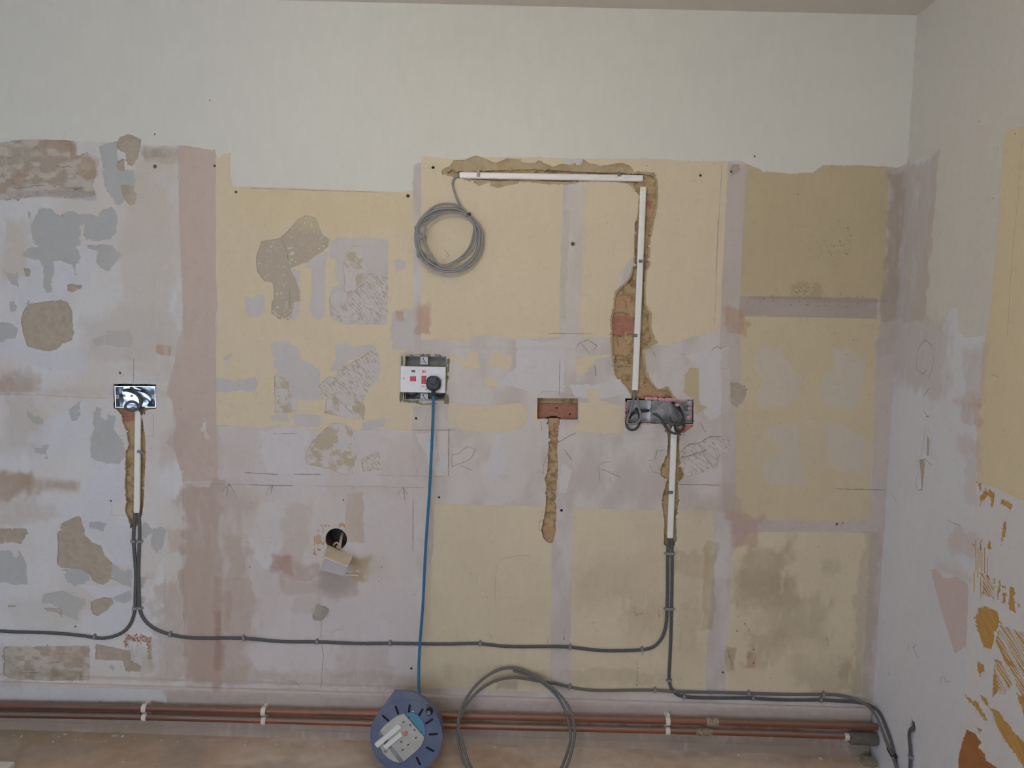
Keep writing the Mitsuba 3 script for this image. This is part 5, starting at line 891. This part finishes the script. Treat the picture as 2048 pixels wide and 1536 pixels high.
# ------------------------------------------------------------------ metal back boxes and the cable tails in them
def back_box(tl, tr, bl, depth, mat, lab, lugs, knocks, screws=(), y0=-0.001, skew=0.0):
    b = thing("metal_back_box", lab, "back box", "steel back boxes let into the wall")
    w, ang = span(tl, tr, y0); h = span(tl, bl, y0)[0]; cx, cy = (tl[0] + tr[0]) / 2 + (bl[0] - tl[0]) / 2, (tl[1] + bl[1]) / 2 + (tr[1] - tl[1]) / 2
    t = 0.0012; o = sbox(-w / 2, -h / 2, w / 2, h / 2); SKW = trimesh.transformations.rotation_matrix(skew, [0, 1, 0])
    def put(m, x, y, d, a=0.0, P=globals()["put"]):
        m = m.copy(); m.apply_transform(SKW); return P(m, x, y, d, a)
    m = join([ext(o.difference(o.buffer(-t, join_style=2)), depth - t, -depth + t), ext(o.difference(o.buffer(-0.0024, join_style=2)), 0.0012, -0.0012), ext(o, t, -depth)])
    if skew:
        gx, gy = np.meshgrid(np.linspace(-w / 2 + t, w / 2 - t, 46), np.linspace(-h / 2 + t, h / 2 - t, 26), indexing="ij")
        gz = 0.0022 * (gx / (w / 2)) ** 2 + 0.0009 * np.sin(gx * 95 + gy * 60) * np.cos(gy * 70) + 0.0012 * (meshkit.noise(np.c_[gx.ravel() * 38, gy.ravel() * 38, np.zeros(gx.size)], 4).reshape(gx.shape) - 0.5)
        a_ = (np.arange(45)[:, None] * 26 + np.arange(25)).ravel()
        pm = trimesh.Trimesh(np.c_[gx.ravel(), gy.ravel(), gz.ravel() - depth + t + 0.0014], np.vstack([np.c_[a_, a_ + 26, a_ + 27], np.c_[a_, a_ + 27, a_ + 1]]), process=False)
        obj("back_plate", put(pm, cx, cy, y0, ang), mat, b, True)
    obj("body", put(m, cx, cy, y0, ang), mat, b, 20)
    for (u, v) in lugs:
        g = sbox(-0.0055, -0.0055, 0.0055, 0.0055).difference(Point(0, 0).buffer(0.002, 8))
        lg = ext(g, 0.0014); lg.apply_translation([u * (w / 2 - 0.007), v * (h / 2 - 0.007), -0.0016]); obj("lug", put(lg, cx, cy, y0, ang), "steel_edge", b, 20)
    for (u, v, r) in knocks:
        g = Point(0, 0).buffer(r, 16); kk = ext(g.difference(g.buffer(-0.0013)), 0.0009); kk.apply_translation([u * w / 2, v * h / 2, -depth + t]); obj("knockout", put(kk, cx, cy, y0, ang), mat, b, 20)
    for (u, v) in screws:
        s = join([disc(0.0036, 0.0022, 14), disc(0.0020, 0.0026, 8)]); s.apply_translation([u * w / 2, v * h / 2, -depth + t]); obj("screw", put(s, cx, cy, y0, ang), "nail", b, 30)
        s = disc(0.0014, 0.0004, 8); s.apply_translation([u * w / 2, v * h / 2, -depth + t + 0.0026]); obj("screw_slot", put(s, cx, cy, y0, ang), "dark_mark", b)
    return b
bl_ = back_box((231, 772), (310, 772.5), (231, 815), 0.034, "steel_bright", "shiny steel double back box in the wall on the left", [(-1, 0), (1, 0)], [(-0.15, 0.05, 0.010), (0.42, 0.05, 0.010), (-0.72, 0.0, 0.006)], [(-0.40, 0.0)], skew=math.radians(4.0))
k = obj("slot", put(rbox(0.0035, 0.008, 0.0012, 0.0005), 303, 807, 0.0315), "dark_mark", bl_)
seam = rbox(0.0016, 0.058, 0.0012, 0.0005); obj("seam", put(seam, 238, 793, 0.031), "steel_edge", bl_)
back_box((1254, 800.5), (1303.2, 800.8), (1253.5, 844), 0.034, "steel_dull", "smaller steel back box, left of the pair with pink filler", [(0, 1), (0, -1)], [(0.0, 0.1, 0.010), (0.55, -0.5, 0.006)], [(-0.35, 0.62)])
back_box((1303.8, 801), (1384.5, 801.5), (1303.3, 845), 0.034, "steel_dull", "wider steel back box, right of the pair with pink filler", [(-1, 0), (1, 0)], [(-0.45, 0.2, 0.010), (0.1, -0.3, 0.010), (0.3, 0.55, 0.010)], [(0.62, 0.6)])
k3 = back_box((810.5, 711.5), (892.5, 712.5), (810, 800.5), 0.026, "box_painted", "dark painted steel box behind the white cooker switch", [], [(-0.55, -0.75, 0.010), (0.6, -0.75, 0.010)])
for y, v in ((721.5, 1), (794.5, -1)):
    g = sbox(-0.0118, -0.0118, 0.0118, 0.0118).difference(Point(0, -0.001).buffer(0.0022, 10)).difference(sbox(-0.008, -0.006, -0.004, -0.003)).difference(sbox(0.003, -0.007, 0.007, -0.004)).difference(Point(-0.003, 0.006).buffer(0.0025))
    obj("lug", put(ext(g, 0.0016), 848.5, y, 0.002), "lug_metal", k3, 20)
# pieces of wire seen under the switch
for i, (pp, lab) in enumerate([(crop(780, 690, 11.8)([(430, 1190), (500, 1220), (580, 1190), (620, 1130)]), "dark wire end behind the lower left of the cooker switch"), (crop(780, 690, 11.8)([(1090, 1190), (1180, 1210), (1250, 1180), (1270, 1120)]), "dark wire end behind the lower right of the cooker switch")]):
    k = tag(obj("wire_end", tube([at(x, y, 0.02 - 0.004 * j) for j, (x, y) in enumerate(pp)], 0.0036), "cable_dark", smooth=True), lab, "wire"); _taken.add(k)
cz = crop(210, 750, 8.08)
t1 = [at(x, y, d) for (x, y), d in zip(cz([(525, 640), (530, 560), (590, 450), (590, 370), (540, 310), (490, 265), (440, 215), (405, 180)]), [-0.002, -0.003, -0.006, -0.007, -0.005, -0.002, 0.004, 0.014])]
t2 = [at(x, y, d) for (x, y), d in zip(cz([(295, 250), (360, 250), (440, 275), (520, 320), (570, 400), (560, 490), (500, 560), (420, 575), (350, 555), (328, 510), (350, 460), (420, 430), (480, 440), (520, 470), (565, 560), (570, 640)]), [0.024, 0.016, 0.004, -0.010, -0.016, -0.020, -0.024, -0.026, -0.026, -0.024, -0.022, -0.018, -0.015, -0.012, -0.006, -0.002])]
for pp, lab in ((t1, "grey cable tail rising from the conduit into the shiny left box"), (t2, "grey cable tail looped across the front of the shiny left box")):
    k = tag(obj("cable_tail", tube(pp, 0.0042, 0.0030, step=0.004), "cable_grey", smooth=True), lab, "cable tail", ); _taken.add(k)
cz = crop(1230, 780, 11.38)
TAILS = [([(430, -60), (430, 60), (425, 200), (385, 340), (330, 540), (275, 700), (300, 765), (410, 780), (530, 725), (585, 610), (560, 460), (525, 300), (515, 180)], [0.006, 0.003, -0.001, -0.012, -0.018, -0.022, -0.024, -0.025, -0.024, -0.02, -0.014, -0.006, 0.004], 0.0032, "cable_pale", "pale grey cable tail looping from the tall conduit out of the left steel box"),
    ([(480, 420), (530, 520), (560, 640), (555, 760), (490, 870), (390, 910), (290, 860), (255, 740), (280, 600), (340, 480)], [0.028, 0.014, -0.004, -0.016, -0.022, -0.024, -0.022, -0.016, 0.0, 0.02], 0.0034, "cable_dark", "dark cable tail hanging in a loop below the left steel box"),
    ([(320, 640), (400, 540), (500, 500), (600, 480), (700, 475), (760, 470)], [0.024, 0.012, 0.006, 0.010, 0.016, 0.02], 0.0042, "cable_dark", "dark cable crossing the left steel box towards the divider"),
    ([(840, 500), (880, 530), (1000, 610), (1090, 730), (1170, 870), (1280, 965), (1390, 990), (1500, 945), (1560, 830), (1545, 700)], [0.012, 0.004, -0.006, -0.014, -0.02, -0.024, -0.025, -0.022, -0.014, 0.004], 0.0034, "cable_dark", "dark cable tail swinging from the divider down across the lower conduit"),
    ([(1320, 290), (1370, 400), (1440, 560), (1490, 680), (1450, 760), (1330, 785), (1230, 750), (1240, 640), (1310, 860), (1325, 960)], [0.028, 0.014, 0.0, -0.010, -0.014, -0.015, -0.011, -0.004, -0.003, -0.002], 0.0040, "cable_grey", "inner grey cable tail bent across the right steel box"),
    ([(1440, 370), (1500, 480), (1555, 620), (1550, 730), (1480, 785), (1380, 800), (1375, 880), (1378, 980)], [0.028, 0.012, -0.008, -0.020, -0.025, -0.022, -0.010, -0.002], 0.0040, "cable_dark", "outer dark cable tail bent across the right steel box into the conduit")]
for pp, ys, r, mt, lab in TAILS:
    k = tag(obj("cable_tail", tube([at(x, y, d) for (x, y), d in zip(cz(pp), ys)], r * 1.15, r * 0.9, step=0.004), mt, smooth=True), lab, "cable tail"); _taken.add(k)
# filler round the boxes
def lumps(pts, r0, r1, n, seed, y=-0.0005, flat=0.7):
    r_ = np.random.default_rng(seed); ms = []; l = LineString(W(pts))
    for i in range(n):
        q = l.interpolate(r_.uniform(0, 1), normalized=True); s = trimesh.creation.icosphere(subdivisions=2, radius=1); v = np.array(s.vertices)
        v *= (1 + 0.5 * (meshkit.fbm(v * 1.6 + seed + i, 3) - 0.5))[:, None] * r_.uniform(r0, r1); v[:, 1] *= flat; v[:, 0] *= r_.uniform(1, 1.6)
        s.vertices = v + [q.x, y, q.y]; ms.append(s)
    return join(ms)
coated("pink_filler", lumps([(1292, 797), (1305, 797), (1325, 798.5), (1350, 799)], 0.003, 0.0062, 22, 1), "filler_pink", wall)
coated("pink_filler", lumps([(1350, 799.5), (1386, 800.5)], 0.0014, 0.0026, 16, 2), "filler_pink", wall)
coated("pink_filler", lumps([(1251.5, 801), (1251, 845)], 0.0018, 0.0035, 18, 3), "filler_pink", wall)
coated("pink_filler", lumps([(1262, 846.5), (1300, 847), (1330, 848.5)], 0.0015, 0.003, 18, 4), "filler_pink", wall)
for x, y in ((1380, 816.5), (1379.5, 834), (1361, 855), (1355, 810)): coated("pink_filler", lumps([(x, y), (x + 0.5, y + 1)], 0.0045, 0.006, 3, int(x), y=0.004), "filler_pink", wall)
coated("pink_filler", lumps([(1387, 802), (1387, 846)], 0.001, 0.002, 14, 6), "filler_pink", wall)
coated("red_plaster", slab(ragged(poly(W(cz([(1540, 745), (1780, 750), (1780, 830), (1650, 915), (1540, 985), (1470, 900), (1560, 830)]))), 0.001, 0.002, seed=8).difference(union_all([right_box.buffer(0.002)])), -0.012, 0.0006), "brick_raw", wall)
coated("red_plaster", lumps(cz([(470, 150), (600, 170), (690, 130), (900, 150), (1090, 120), (1330, 150)]), 0.002, 0.0035, 16, 9, y=0.006), "brick_raw", wall)
cz = crop(780, 690, 11.8)
G_ = [[(262, 265), (300, 260), (305, 470), (265, 480)], [(475, 220), (540, 225), (545, 255), (480, 260)], [(725, 215), (790, 205), (800, 250), (775, 285), (725, 275)], [(800, 235), (880, 205), (930, 210), (975, 275), (930, 270), (860, 235)], [(1350, 330), (1405, 315), (1410, 400), (1385, 480), (1350, 430)], [(1375, 480), (1390, 480), (1385, 640), (1370, 640)], [(1330, 720), (1345, 720), (1335, 1060), (1325, 1060)], [(1360, 720), (1388, 730), (1380, 810), (1355, 810)], [(1290, 1180), (1370, 1170), (1390, 1300), (1380, 1385), (1290, 1390), (1270, 1350)], [(235, 1120), (300, 1110), (305, 1250), (260, 1345), (230, 1330), (225, 1200)], [(600, 1370), (800, 1380), (1000, 1365), (1100, 1385), (990, 1410), (750, 1410)], [(310, 1290), (420, 1310), (520, 1330), (680, 1310), (640, 1355), (500, 1360), (340, 1340)], [(1050, 220), (1090, 215), (1120, 260), (1070, 250)], [(1130, 225), (1200, 230), (1210, 270), (1150, 265)], [(1330, 510), (1348, 510), (1345, 640), (1328, 640)]]
for i, p in enumerate(G_):
    g = ragged(poly(W(cz(p))), 0.0012, 0.0015, 200, seed=400 + i)
    coated("green_filler", slab(g, -0.002, 0.0022 + 0.0008 * (i % 3)), "filler_green", wall)
rim = ragged(poly(W(cz([(245, 215), (1385, 190), (1390, 1380), (235, 1340)]))), 0.003, 0.003, seed=420).difference(ragged(poly(W(cz([(350, 265), (1322, 290), (1300, 1290), (330, 1275)]))), 0.002, 0.002, seed=421))
coated("filler_rim", slab(rim, -0.006, -0.0012), "render_half", wall)

# ------------------------------------------------------------------ cooker switch
sw = thing("cooker_switch", "white cooker control plate with red switches, hanging loose from its box", "switch")
FY = -0.017
w, ang = span((800.5, 757), (891, 759), FY); h = span((846, 733), (845, 785.5), FY)[0]
obj("faceplate", put(rbox(w, h, 0.0085, 0.0022, (0, 0, -0.00425)), 845.8, 759.3, FY, ang), "plate_white", sw, 40)
obj("edge", put(rbox(w - 0.001, h - 0.001, 0.006, 0.0015, (0, 0, -0.0115)), 845.8, 759.3, FY, ang), "plate_cream", sw, 40)
obj("mount", put(rbox(w * 0.8, h * 0.62, 0.016, 0.002, (0, 0, -0.022)), 845.8, 759.3, FY, ang), "box_painted", sw, 40)
def sq(name, x, y, ww, hh, d, mat, par, yy=FY, rot=None, r=0.0006):
    p = cz([(x, y)])[0]; return obj(name, put(rbox(ww / 11.8 * PX, hh / 11.8 * PX, d, r), *p, yy - d * 0.2, ang if rot is None else rot), mat, par)
sq("neon", 550, 618, 85, 52, 0.0016, "neon_off", sw)
k = sq("neon", 800, 628, 82, 52, 0.0016, "neon_lit", sw); labels[k] = {"label": "neon glowing red"}
k = sq("neon_glow", 808, 630, 34, 34, 0.0024, "neon_lit", sw); scene[k]["emitter"] = {"type": "area", "radiance": {"type": "rgb", "value": [2.2, 0.12, 0.22]}}
k = sq("switch_rocker", 545, 795, 138, 112, 0.005, "rocker_red", sw, r=0.001); labels[k] = {"label": "wide red rocker"}
k = sq("switch_rocker", 797, 822, 106, 186, 0.005, "rocker_red", sw, r=0.001); labels[k] = {"label": "tall red rocker"}
sq("rocker_frame", 797, 822, 124, 206, 0.002, "plate_white", sw)
sq("rocker_frame", 545, 795, 156, 130, 0.002, "plate_white", sw)
p = cz([(323, 795)])[0]; obj("screw", put(disc(0.0026, 0.001, 14), *p, FY), "nail", sw); obj("screw_slot", put(disc(0.0011, 0.0004, 8), *p, FY - 0.001), "dark_mark", sw)
p = cz([(1200, 825)])[0]; obj("screw", put(disc(0.0026, 0.001, 14), *p, FY), "nail", sw)
sq("lettering", 778, 985, 90, 14, 0.0006, "cable_pale", sw); sq("lettering", 545, 945, 70, 8, 0.0006, "plate_cream", sw); sq("socket_mark", 850, 1052, 34, 20, 0.0006, "cable_pale", sw)

# ------------------------------------------------------------------ extension reel, its lead and plug
RC, RD = (812.6, 1472.5), -0.185
RR = (at(RC[0] + 71, RC[1], RD)[0] - at(RC[0], RC[1], RD)[0])
tl_ = math.radians(7)
un = np.array([Rv[0], 0, Rv[2]]); un /= np.linalg.norm(un); nn_ = np.array([0, -math.cos(tl_), math.sin(tl_)]); nn_ -= un * (nn_ @ un); nn_ /= np.linalg.norm(nn_); vn = np.cross(nn_, un)
RT = np.eye(4); RT[:3, :3] = np.stack([un, vn, nn_], 1); RT[:3, 3] = at(*RC, RD)
def rl(pts): return [((x - 740) / 680 * RR, -(y - 930) / 680 * RR) for x, y in pts]
def onreel(name, m, mat, parent, smooth=30, lab=None):
    m = m.copy(); m.apply_transform(RT); k = obj(name, m, mat, parent, smooth)
    if lab: labels[k] = {"label": lab}
    return k
reel = thing("extension_reel", "blue extension lead reel standing on the floor against the pipes", "cable reel")
disc_ = Point(0, 0).buffer(RR, 48)
outline = union_all([disc_, poly(rl([(500, 88), (860, 98), (1040, 205), (1150, 300), (740, 930), (230, 500), (330, 330)]))])
slots = []
for a in (140, 110.5, 84, 58.5, 32.5, 4.5, -28, -63):
    s = affinity.rotate(LineString([(RR * 0.665, 0), (RR * 0.86, 0)]).buffer(RR * 0.032, 6), a, origin=(0, 0)); slots.append(s)
onreel("front_flange", ext(outline.difference(union_all(slots)), 0.004, -0.004), "reel_blue", reel, 25)
inner = disc_.buffer(-0.004)
onreel("drum", ext(inner, 0.012, -0.018), "reel_inside", reel, 25, "dark inside of the drum")
onreel("case", join([ext(outline.difference(disc_.buffer(-0.008)), 0.012, -0.0165), bevelled(disc_.buffer(-0.002), 0.050, 0.004, -0.068)]), "reel_blue", reel, 25)
onreel("rim", ext(disc_.buffer(0.0022).difference(disc_.buffer(-0.0015)), 0.008, -0.0065), "reel_blue", reel, 25)
face = Point(*rl([(672, 935)])[0]).buffer(RR * 0.66, 40)
PLT = poly(rl([(700, 495), (1092, 935), (1075, 1010), (1020, 1110), (940, 1190), (830, 1280), (705, 1385), (430, 1085), (240, 815), (330, 720), (460, 610), (560, 545)]))
onreel("socket_plate", bevelled(PLT.convex_hull, 0.006, 0.0012, 0.0), "reel_plate", reel, 30)
onreel("side_panel", bevelled(poly(rl([(712, 492), (800, 478), (900, 492), (980, 540), (1060, 640), (1105, 760), (1112, 850), (1092, 930)])).convex_hull, 0.004, 0.001), "reel_panel", reel, 30, "light blue panel")
onreel("lower_panel", bevelled(poly(rl([(235, 1110), (320, 1050), (430, 1100), (630, 1400), (610, 1418), (520, 1400), (400, 1340), (300, 1240)])).convex_hull, 0.004, 0.001), "reel_plate", reel, 30)
onreel("label_strip", ext(poly(rl([(415, 1125), (460, 1095), (705, 1378), (690, 1400), (615, 1400)])), 0.0068), "reel_label", reel, 30, "dark grey strip")
onreel("label_strip", ext(poly(rl([(455, 1150), (475, 1135), (580, 1270), (560, 1290)])), 0.0074), "reel_label_blue", reel, 30)
onreel("label_strip", ext(poly(rl([(200, 860), (255, 830), (300, 890), (250, 935)])), 0.0045), "reel_label", reel, 30)
onreel("cover_flap", bevelled(poly(rl([(600, 668), (662, 740), (205, 1122), (142, 1050)])), 0.014, 0.002), "reel_white", reel, 30, "long white flap")
onreel("cover_flap", bevelled(poly(rl([(640, 822), (685, 895), (365, 1150), (308, 1085)])), 0.014, 0.002), "reel_white", reel, 30, "short white flap")
bt = disc(RR * 0.062, 0.010, 20); bt.apply_translation([*rl([(735, 858)])[0], 0]); onreel("reset_button", bt, "button_red", reel, 30, "dull red button")
for x, y, r in [(690, 650, 30), (822, 703, -48), (900, 795, -48), (930, 940, 38), (650, 1018, -48), (780, 1072, 30), (678, 1168, 38), (335, 1035, 38), (375, 997, 38)]:
    h_ = rbox(RR * 0.062, RR * 0.034, 0.0012, 0.0004); R = trimesh.transformations.rotation_matrix(math.radians(r), [0, 0, 1]); h_.apply_transform(R); h_.apply_translation([*rl([(x, y)])[0], 0.0062]); onreel("socket_hole", h_, "dark_mark", reel)
for x, y in [(790, 560), (1030, 848)]:
    h_ = rbox(RR * 0.05, RR * 0.03, 0.0012, 0.0004); h_.apply_transform(trimesh.transformations.rotation_matrix(0.6, [0, 0, 1])); h_.apply_translation([*rl([(x, y)])[0], 0.0042]); onreel("rivet", h_, "dark_mark", reel)
um = poly(rl([(310, 1190), (335, 1175), (345, 1205), (365, 1195), (352, 1170), (375, 1180), (380, 1210), (345, 1240)])); onreel("earth_mark", ext(um, 0.0046), "reel_label", reel)
kn = join([disc(RR * 0.10, 0.012, 20), disc(RR * 0.075, 0.020, 20)]); kn.apply_translation([*rl([(1185, 445)])[0], 0]); onreel("winding_knob", kn, "reel_inside", reel, 30, "dark round knob")
kc = disc(RR * 0.06, 0.0215, 20); kc.apply_translation([*rl([(1180, 440)])[0], 0]); onreel("knob_cap", kc, "reel_blue", reel)
wd = disc(RR * 0.02, 0.002, 10); wd.apply_translation([*rl([(868, 464)])[0], 0]); onreel("white_dot", wd, "reel_white", reel)
zc = RT[2, 3]; cx_ = at(*RC, RD)[0]
ft = join([block(cx_ - 0.05, cx_ + 0.05, RD + 0.012, RD + 0.046, 0.0, max(0.012, zc - RR + 0.004)), block(cx_ - 0.03, cx_ + 0.03, RD + 0.015, RD + 0.042, 0.008, zc - RR * 0.8)]); ft2 = ft
obj("foot", ft, "reel_blue", reel)
bc = [(866.8, 781, -0.030), (866.5, 800, -0.030), (866, 830, -0.030), (863, 900, -0.030), (859, 980, -0.030), (853.5, 1060, -0.032), (849, 1140, -0.034), (845, 1220, -0.038), (839.5, 1290, -0.044), (837.5, 1340, -0.06), (837.5, 1368, -0.085), (839, 1388, -0.120), (842, 1403, -0.142)]
k = obj("cable", tube([at(*p) for p in bc], 0.0043, p=2), "cable_blue", reel, True); labels[k] = {"label": "blue flexible lead"}
po = poly([(at(*q, FY)[0], at(*q, FY)[2]) for q in cz([(905, 760), (960, 728), (1090, 728), (1160, 765), (1205, 860), (1208, 950), (1180, 1030), (1100, 1062), (970, 1062), (890, 1015), (868, 920), (882, 820)])])
c0 = at(*cz([(1036, 895)])[0], FY); po = affinity.translate(po, -c0[0], -c0[2])
m = bevelled(po, 0.024, 0.005, 0.001); T = np.eye(4); T[:3, :3] = LOC; T[:3, 3] = c0; m.apply_transform(T)
k = obj("plug", m, "black_plastic", reel, 30); labels[k] = {"label": "black mains plug in the cooker switch"}
obj("plug__grip", put(bevelled(affinity.scale(po, 0.55, 0.5), 0.003, 0.0012, 0.0245), *cz([(1040, 830)])[0], FY), "black_plastic", reel, 30)
obj("plug__strain_relief", cyl(at(866.5, 776, -0.030), at(867, 792, -0.030), 0.0072, 16, 0.0055), "black_plastic", reel, 30)

# ------------------------------------------------------------------ block under the duct, strap in the duct
bk = thing("wooden_block", "tilted beige block sticking out of the wall under the round hole", "block")
ptsb = [at(655, 1090, -0.001), at(706.5, 1110.5, -0.001), at(648.5, 1114.5, -0.098), at(696, 1133, -0.098), at(639, 1138, -0.098), at(687.5, 1152, -0.098)]
ptsb += [ptsb[4] + (ptsb[0] - ptsb[2]), ptsb[5] + (ptsb[1] - ptsb[3])]
import manifold3d as m3
me = m3.Manifold.batch_hull([m3.Manifold.sphere(0.0015, 8).translate(list(map(float, p + (np.mean(ptsb, 0) - p) * 0.02))) for p in ptsb]).to_mesh()
obj("body", trimesh.Trimesh(me.vert_properties[:, :3], me.tri_verts, process=False), "block_beige", bk, 30)
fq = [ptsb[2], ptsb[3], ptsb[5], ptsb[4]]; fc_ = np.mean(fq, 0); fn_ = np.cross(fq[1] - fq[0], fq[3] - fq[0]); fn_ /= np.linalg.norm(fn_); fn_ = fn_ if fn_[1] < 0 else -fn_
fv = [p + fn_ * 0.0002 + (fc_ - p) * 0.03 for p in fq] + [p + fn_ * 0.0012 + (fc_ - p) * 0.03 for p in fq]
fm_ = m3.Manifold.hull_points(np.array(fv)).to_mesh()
k = obj("front_shade", trimesh.Trimesh(fm_.vert_properties[:, :3], fm_.tri_verts, process=False), "block_front", bk, False); labels[k] = {"label": "front face with its shade painted lilac grey"}  # thin sheet puts the front's shade into its colour
obj("lip", tube([ptsb[2] + [0, -0.001, 0.001], ptsb[3] + [0, -0.001, 0.001]], 0.0022, smooth=False), "block_beige", bk)
obj("splinter", tube([at(690, 1149, -0.004), at(718, 1151, -0.004)], 0.0032, 0.003, smooth=False), "block_beige", bk)
obj("splinter", tube([at(712, 1140, -0.003), at(719, 1144, -0.003)], 0.0030, 0.003, smooth=False), "block_beige", bk)
obj("splinter", tube([at(647, 1112, -0.004), at(643.5, 1122, -0.004), at(640, 1132, -0.004)], 0.0020, 0.002), "clip_white", bk)
cz = crop(600, 1030, 6.98)
st = thing("cloth_strap", "tan strap hanging out of the round hole", "strap")
obj("strip", tube([at(x, y, d) for (x, y), d in zip(cz([(600, 245), (580, 300), (568, 360), (560, 420), (552, 470)]), [0.03, 0.006, -0.010, -0.016, -0.012])], 0.0044, 0.0016, step=0.003), "strap_tan", st, True)
k = tag(obj("rag_scrap", tube([at(x, y, d) for (x, y), d in zip(cz([(470, 430), (490, 395), (525, 390), (540, 420), (515, 445), (545, 465), (580, 470)]), [0.012, 0.0, -0.006, -0.010, -0.008, -0.012, -0.008])], 0.0030, 0.0022, step=0.003), "strap_tan", smooth=True), "crumpled tan scrap on the lower lip of the round hole", "scrap"); _taken.add(k)

# ------------------------------------------------------------------ bits on the floor
def fl(px, py):
    d = ray(px, py); return EYE + d * (-EYE[2] / d[2])
r_ = np.random.default_rng(31); ms = []
def crumb(p, s):
    b = trimesh.creation.icosphere(subdivisions=1, radius=1); v = np.array(b.vertices); v *= (0.6 + 0.8 * r_.random(len(v)))[:, None]; v *= s * np.array([r_.uniform(0.8, 1.8), r_.uniform(0.8, 1.4), r_.uniform(0.4, 0.8)])
    b.vertices = v + p + [0, 0, s * 0.3]; return b
for i in range(150):
    px = r_.uniform(-40, 1740); p = fl(px, 1466 + px * 0.031 + abs(r_.normal(0, 7)) + 2)
    if p[1] > -0.028: p[1] = -0.028 - r_.uniform(0, 0.01)
    ms.append(crumb(p, r_.choice([0.0012, 0.0018, 0.0026])))
for px, py, s in [(226, 1473, 0.006), (232, 1472, 0.005), (245, 1473, 0.004), (131, 1469, 0.004), (1215, 1500, 0.003), (1477, 1510, 0.004), (1640, 1518, 0.005), (1700, 1518, 0.004), (990, 1493, 0.004), (1161, 1501, 0.003), (248, 1524, 0.003), (490, 1490, 0.004), (456, 1476, 0.004)]:
    p = fl(px, py); p[1] = min(p[1], -0.03); ms.append(crumb(p, s))
obj("plaster_crumbs", join(ms), "crumb", smooth=False); tag("plaster_crumbs", "crumbs of white plaster scattered along the foot of the skirting", "debris", kind="stuff")
p = fl(1745, 1520); p[1] = -0.055; b = trimesh.creation.icosphere(subdivisions=3, radius=1); v = np.array(b.vertices); v *= (1 + 0.8 * (meshkit.fbm(v * 2 + 3, 3) - 0.5))[:, None]; b.vertices = v * [0.022, 0.024, 0.014] + [XR - 0.030, p[1], 0.009]
tag(obj("mortar_lump", b, "rubble_mat", smooth=False), "lump of old mortar on the floor in the right corner", "rubble")
p = fl(10, 1536); tag(obj("plastic_offcut", rbox(0.09, 0.05, 0.016, 0.004, (fl(32, 1533)[0] - 0.045, fl(10, 1533)[1] - 0.024, 0.0085)), "clip_white", smooth=40), "cream plastic offcut on the floor in the lower left corner", "offcut")

# ------------------------------------------------------------------ unseen lamp above the view, placed to brighten the wall's centre
lp = thing("unseen_lamp", "round white pendant lamp out of view, hung to brighten the middle of the wall", "lamp")
LX, LY, LZ, LR = -0.22, -1.35, 2.0, 0.16
obj("ceiling_rose", cyl((LX, LY, ROOM_H - 0.03), (LX, LY, ROOM_H - 0.0005), 0.05, 24), "plate_white", lp)
obj("flex", cyl((LX, LY, LZ + LR * 0.9), (LX, LY, ROOM_H - 0.03), 0.004, 8), "plate_white", lp)
gl = trimesh.creation.icosphere(subdivisions=3, radius=LR); gl.vertices = np.array(gl.vertices) + [LX, LY, LZ]
k = obj("globe", gl, "plate_white", lp, True); scene[k]["emitter"] = {"type": "area", "radiance": {"type": "rgb", "value": list(LAMP_RADIANCE)}}
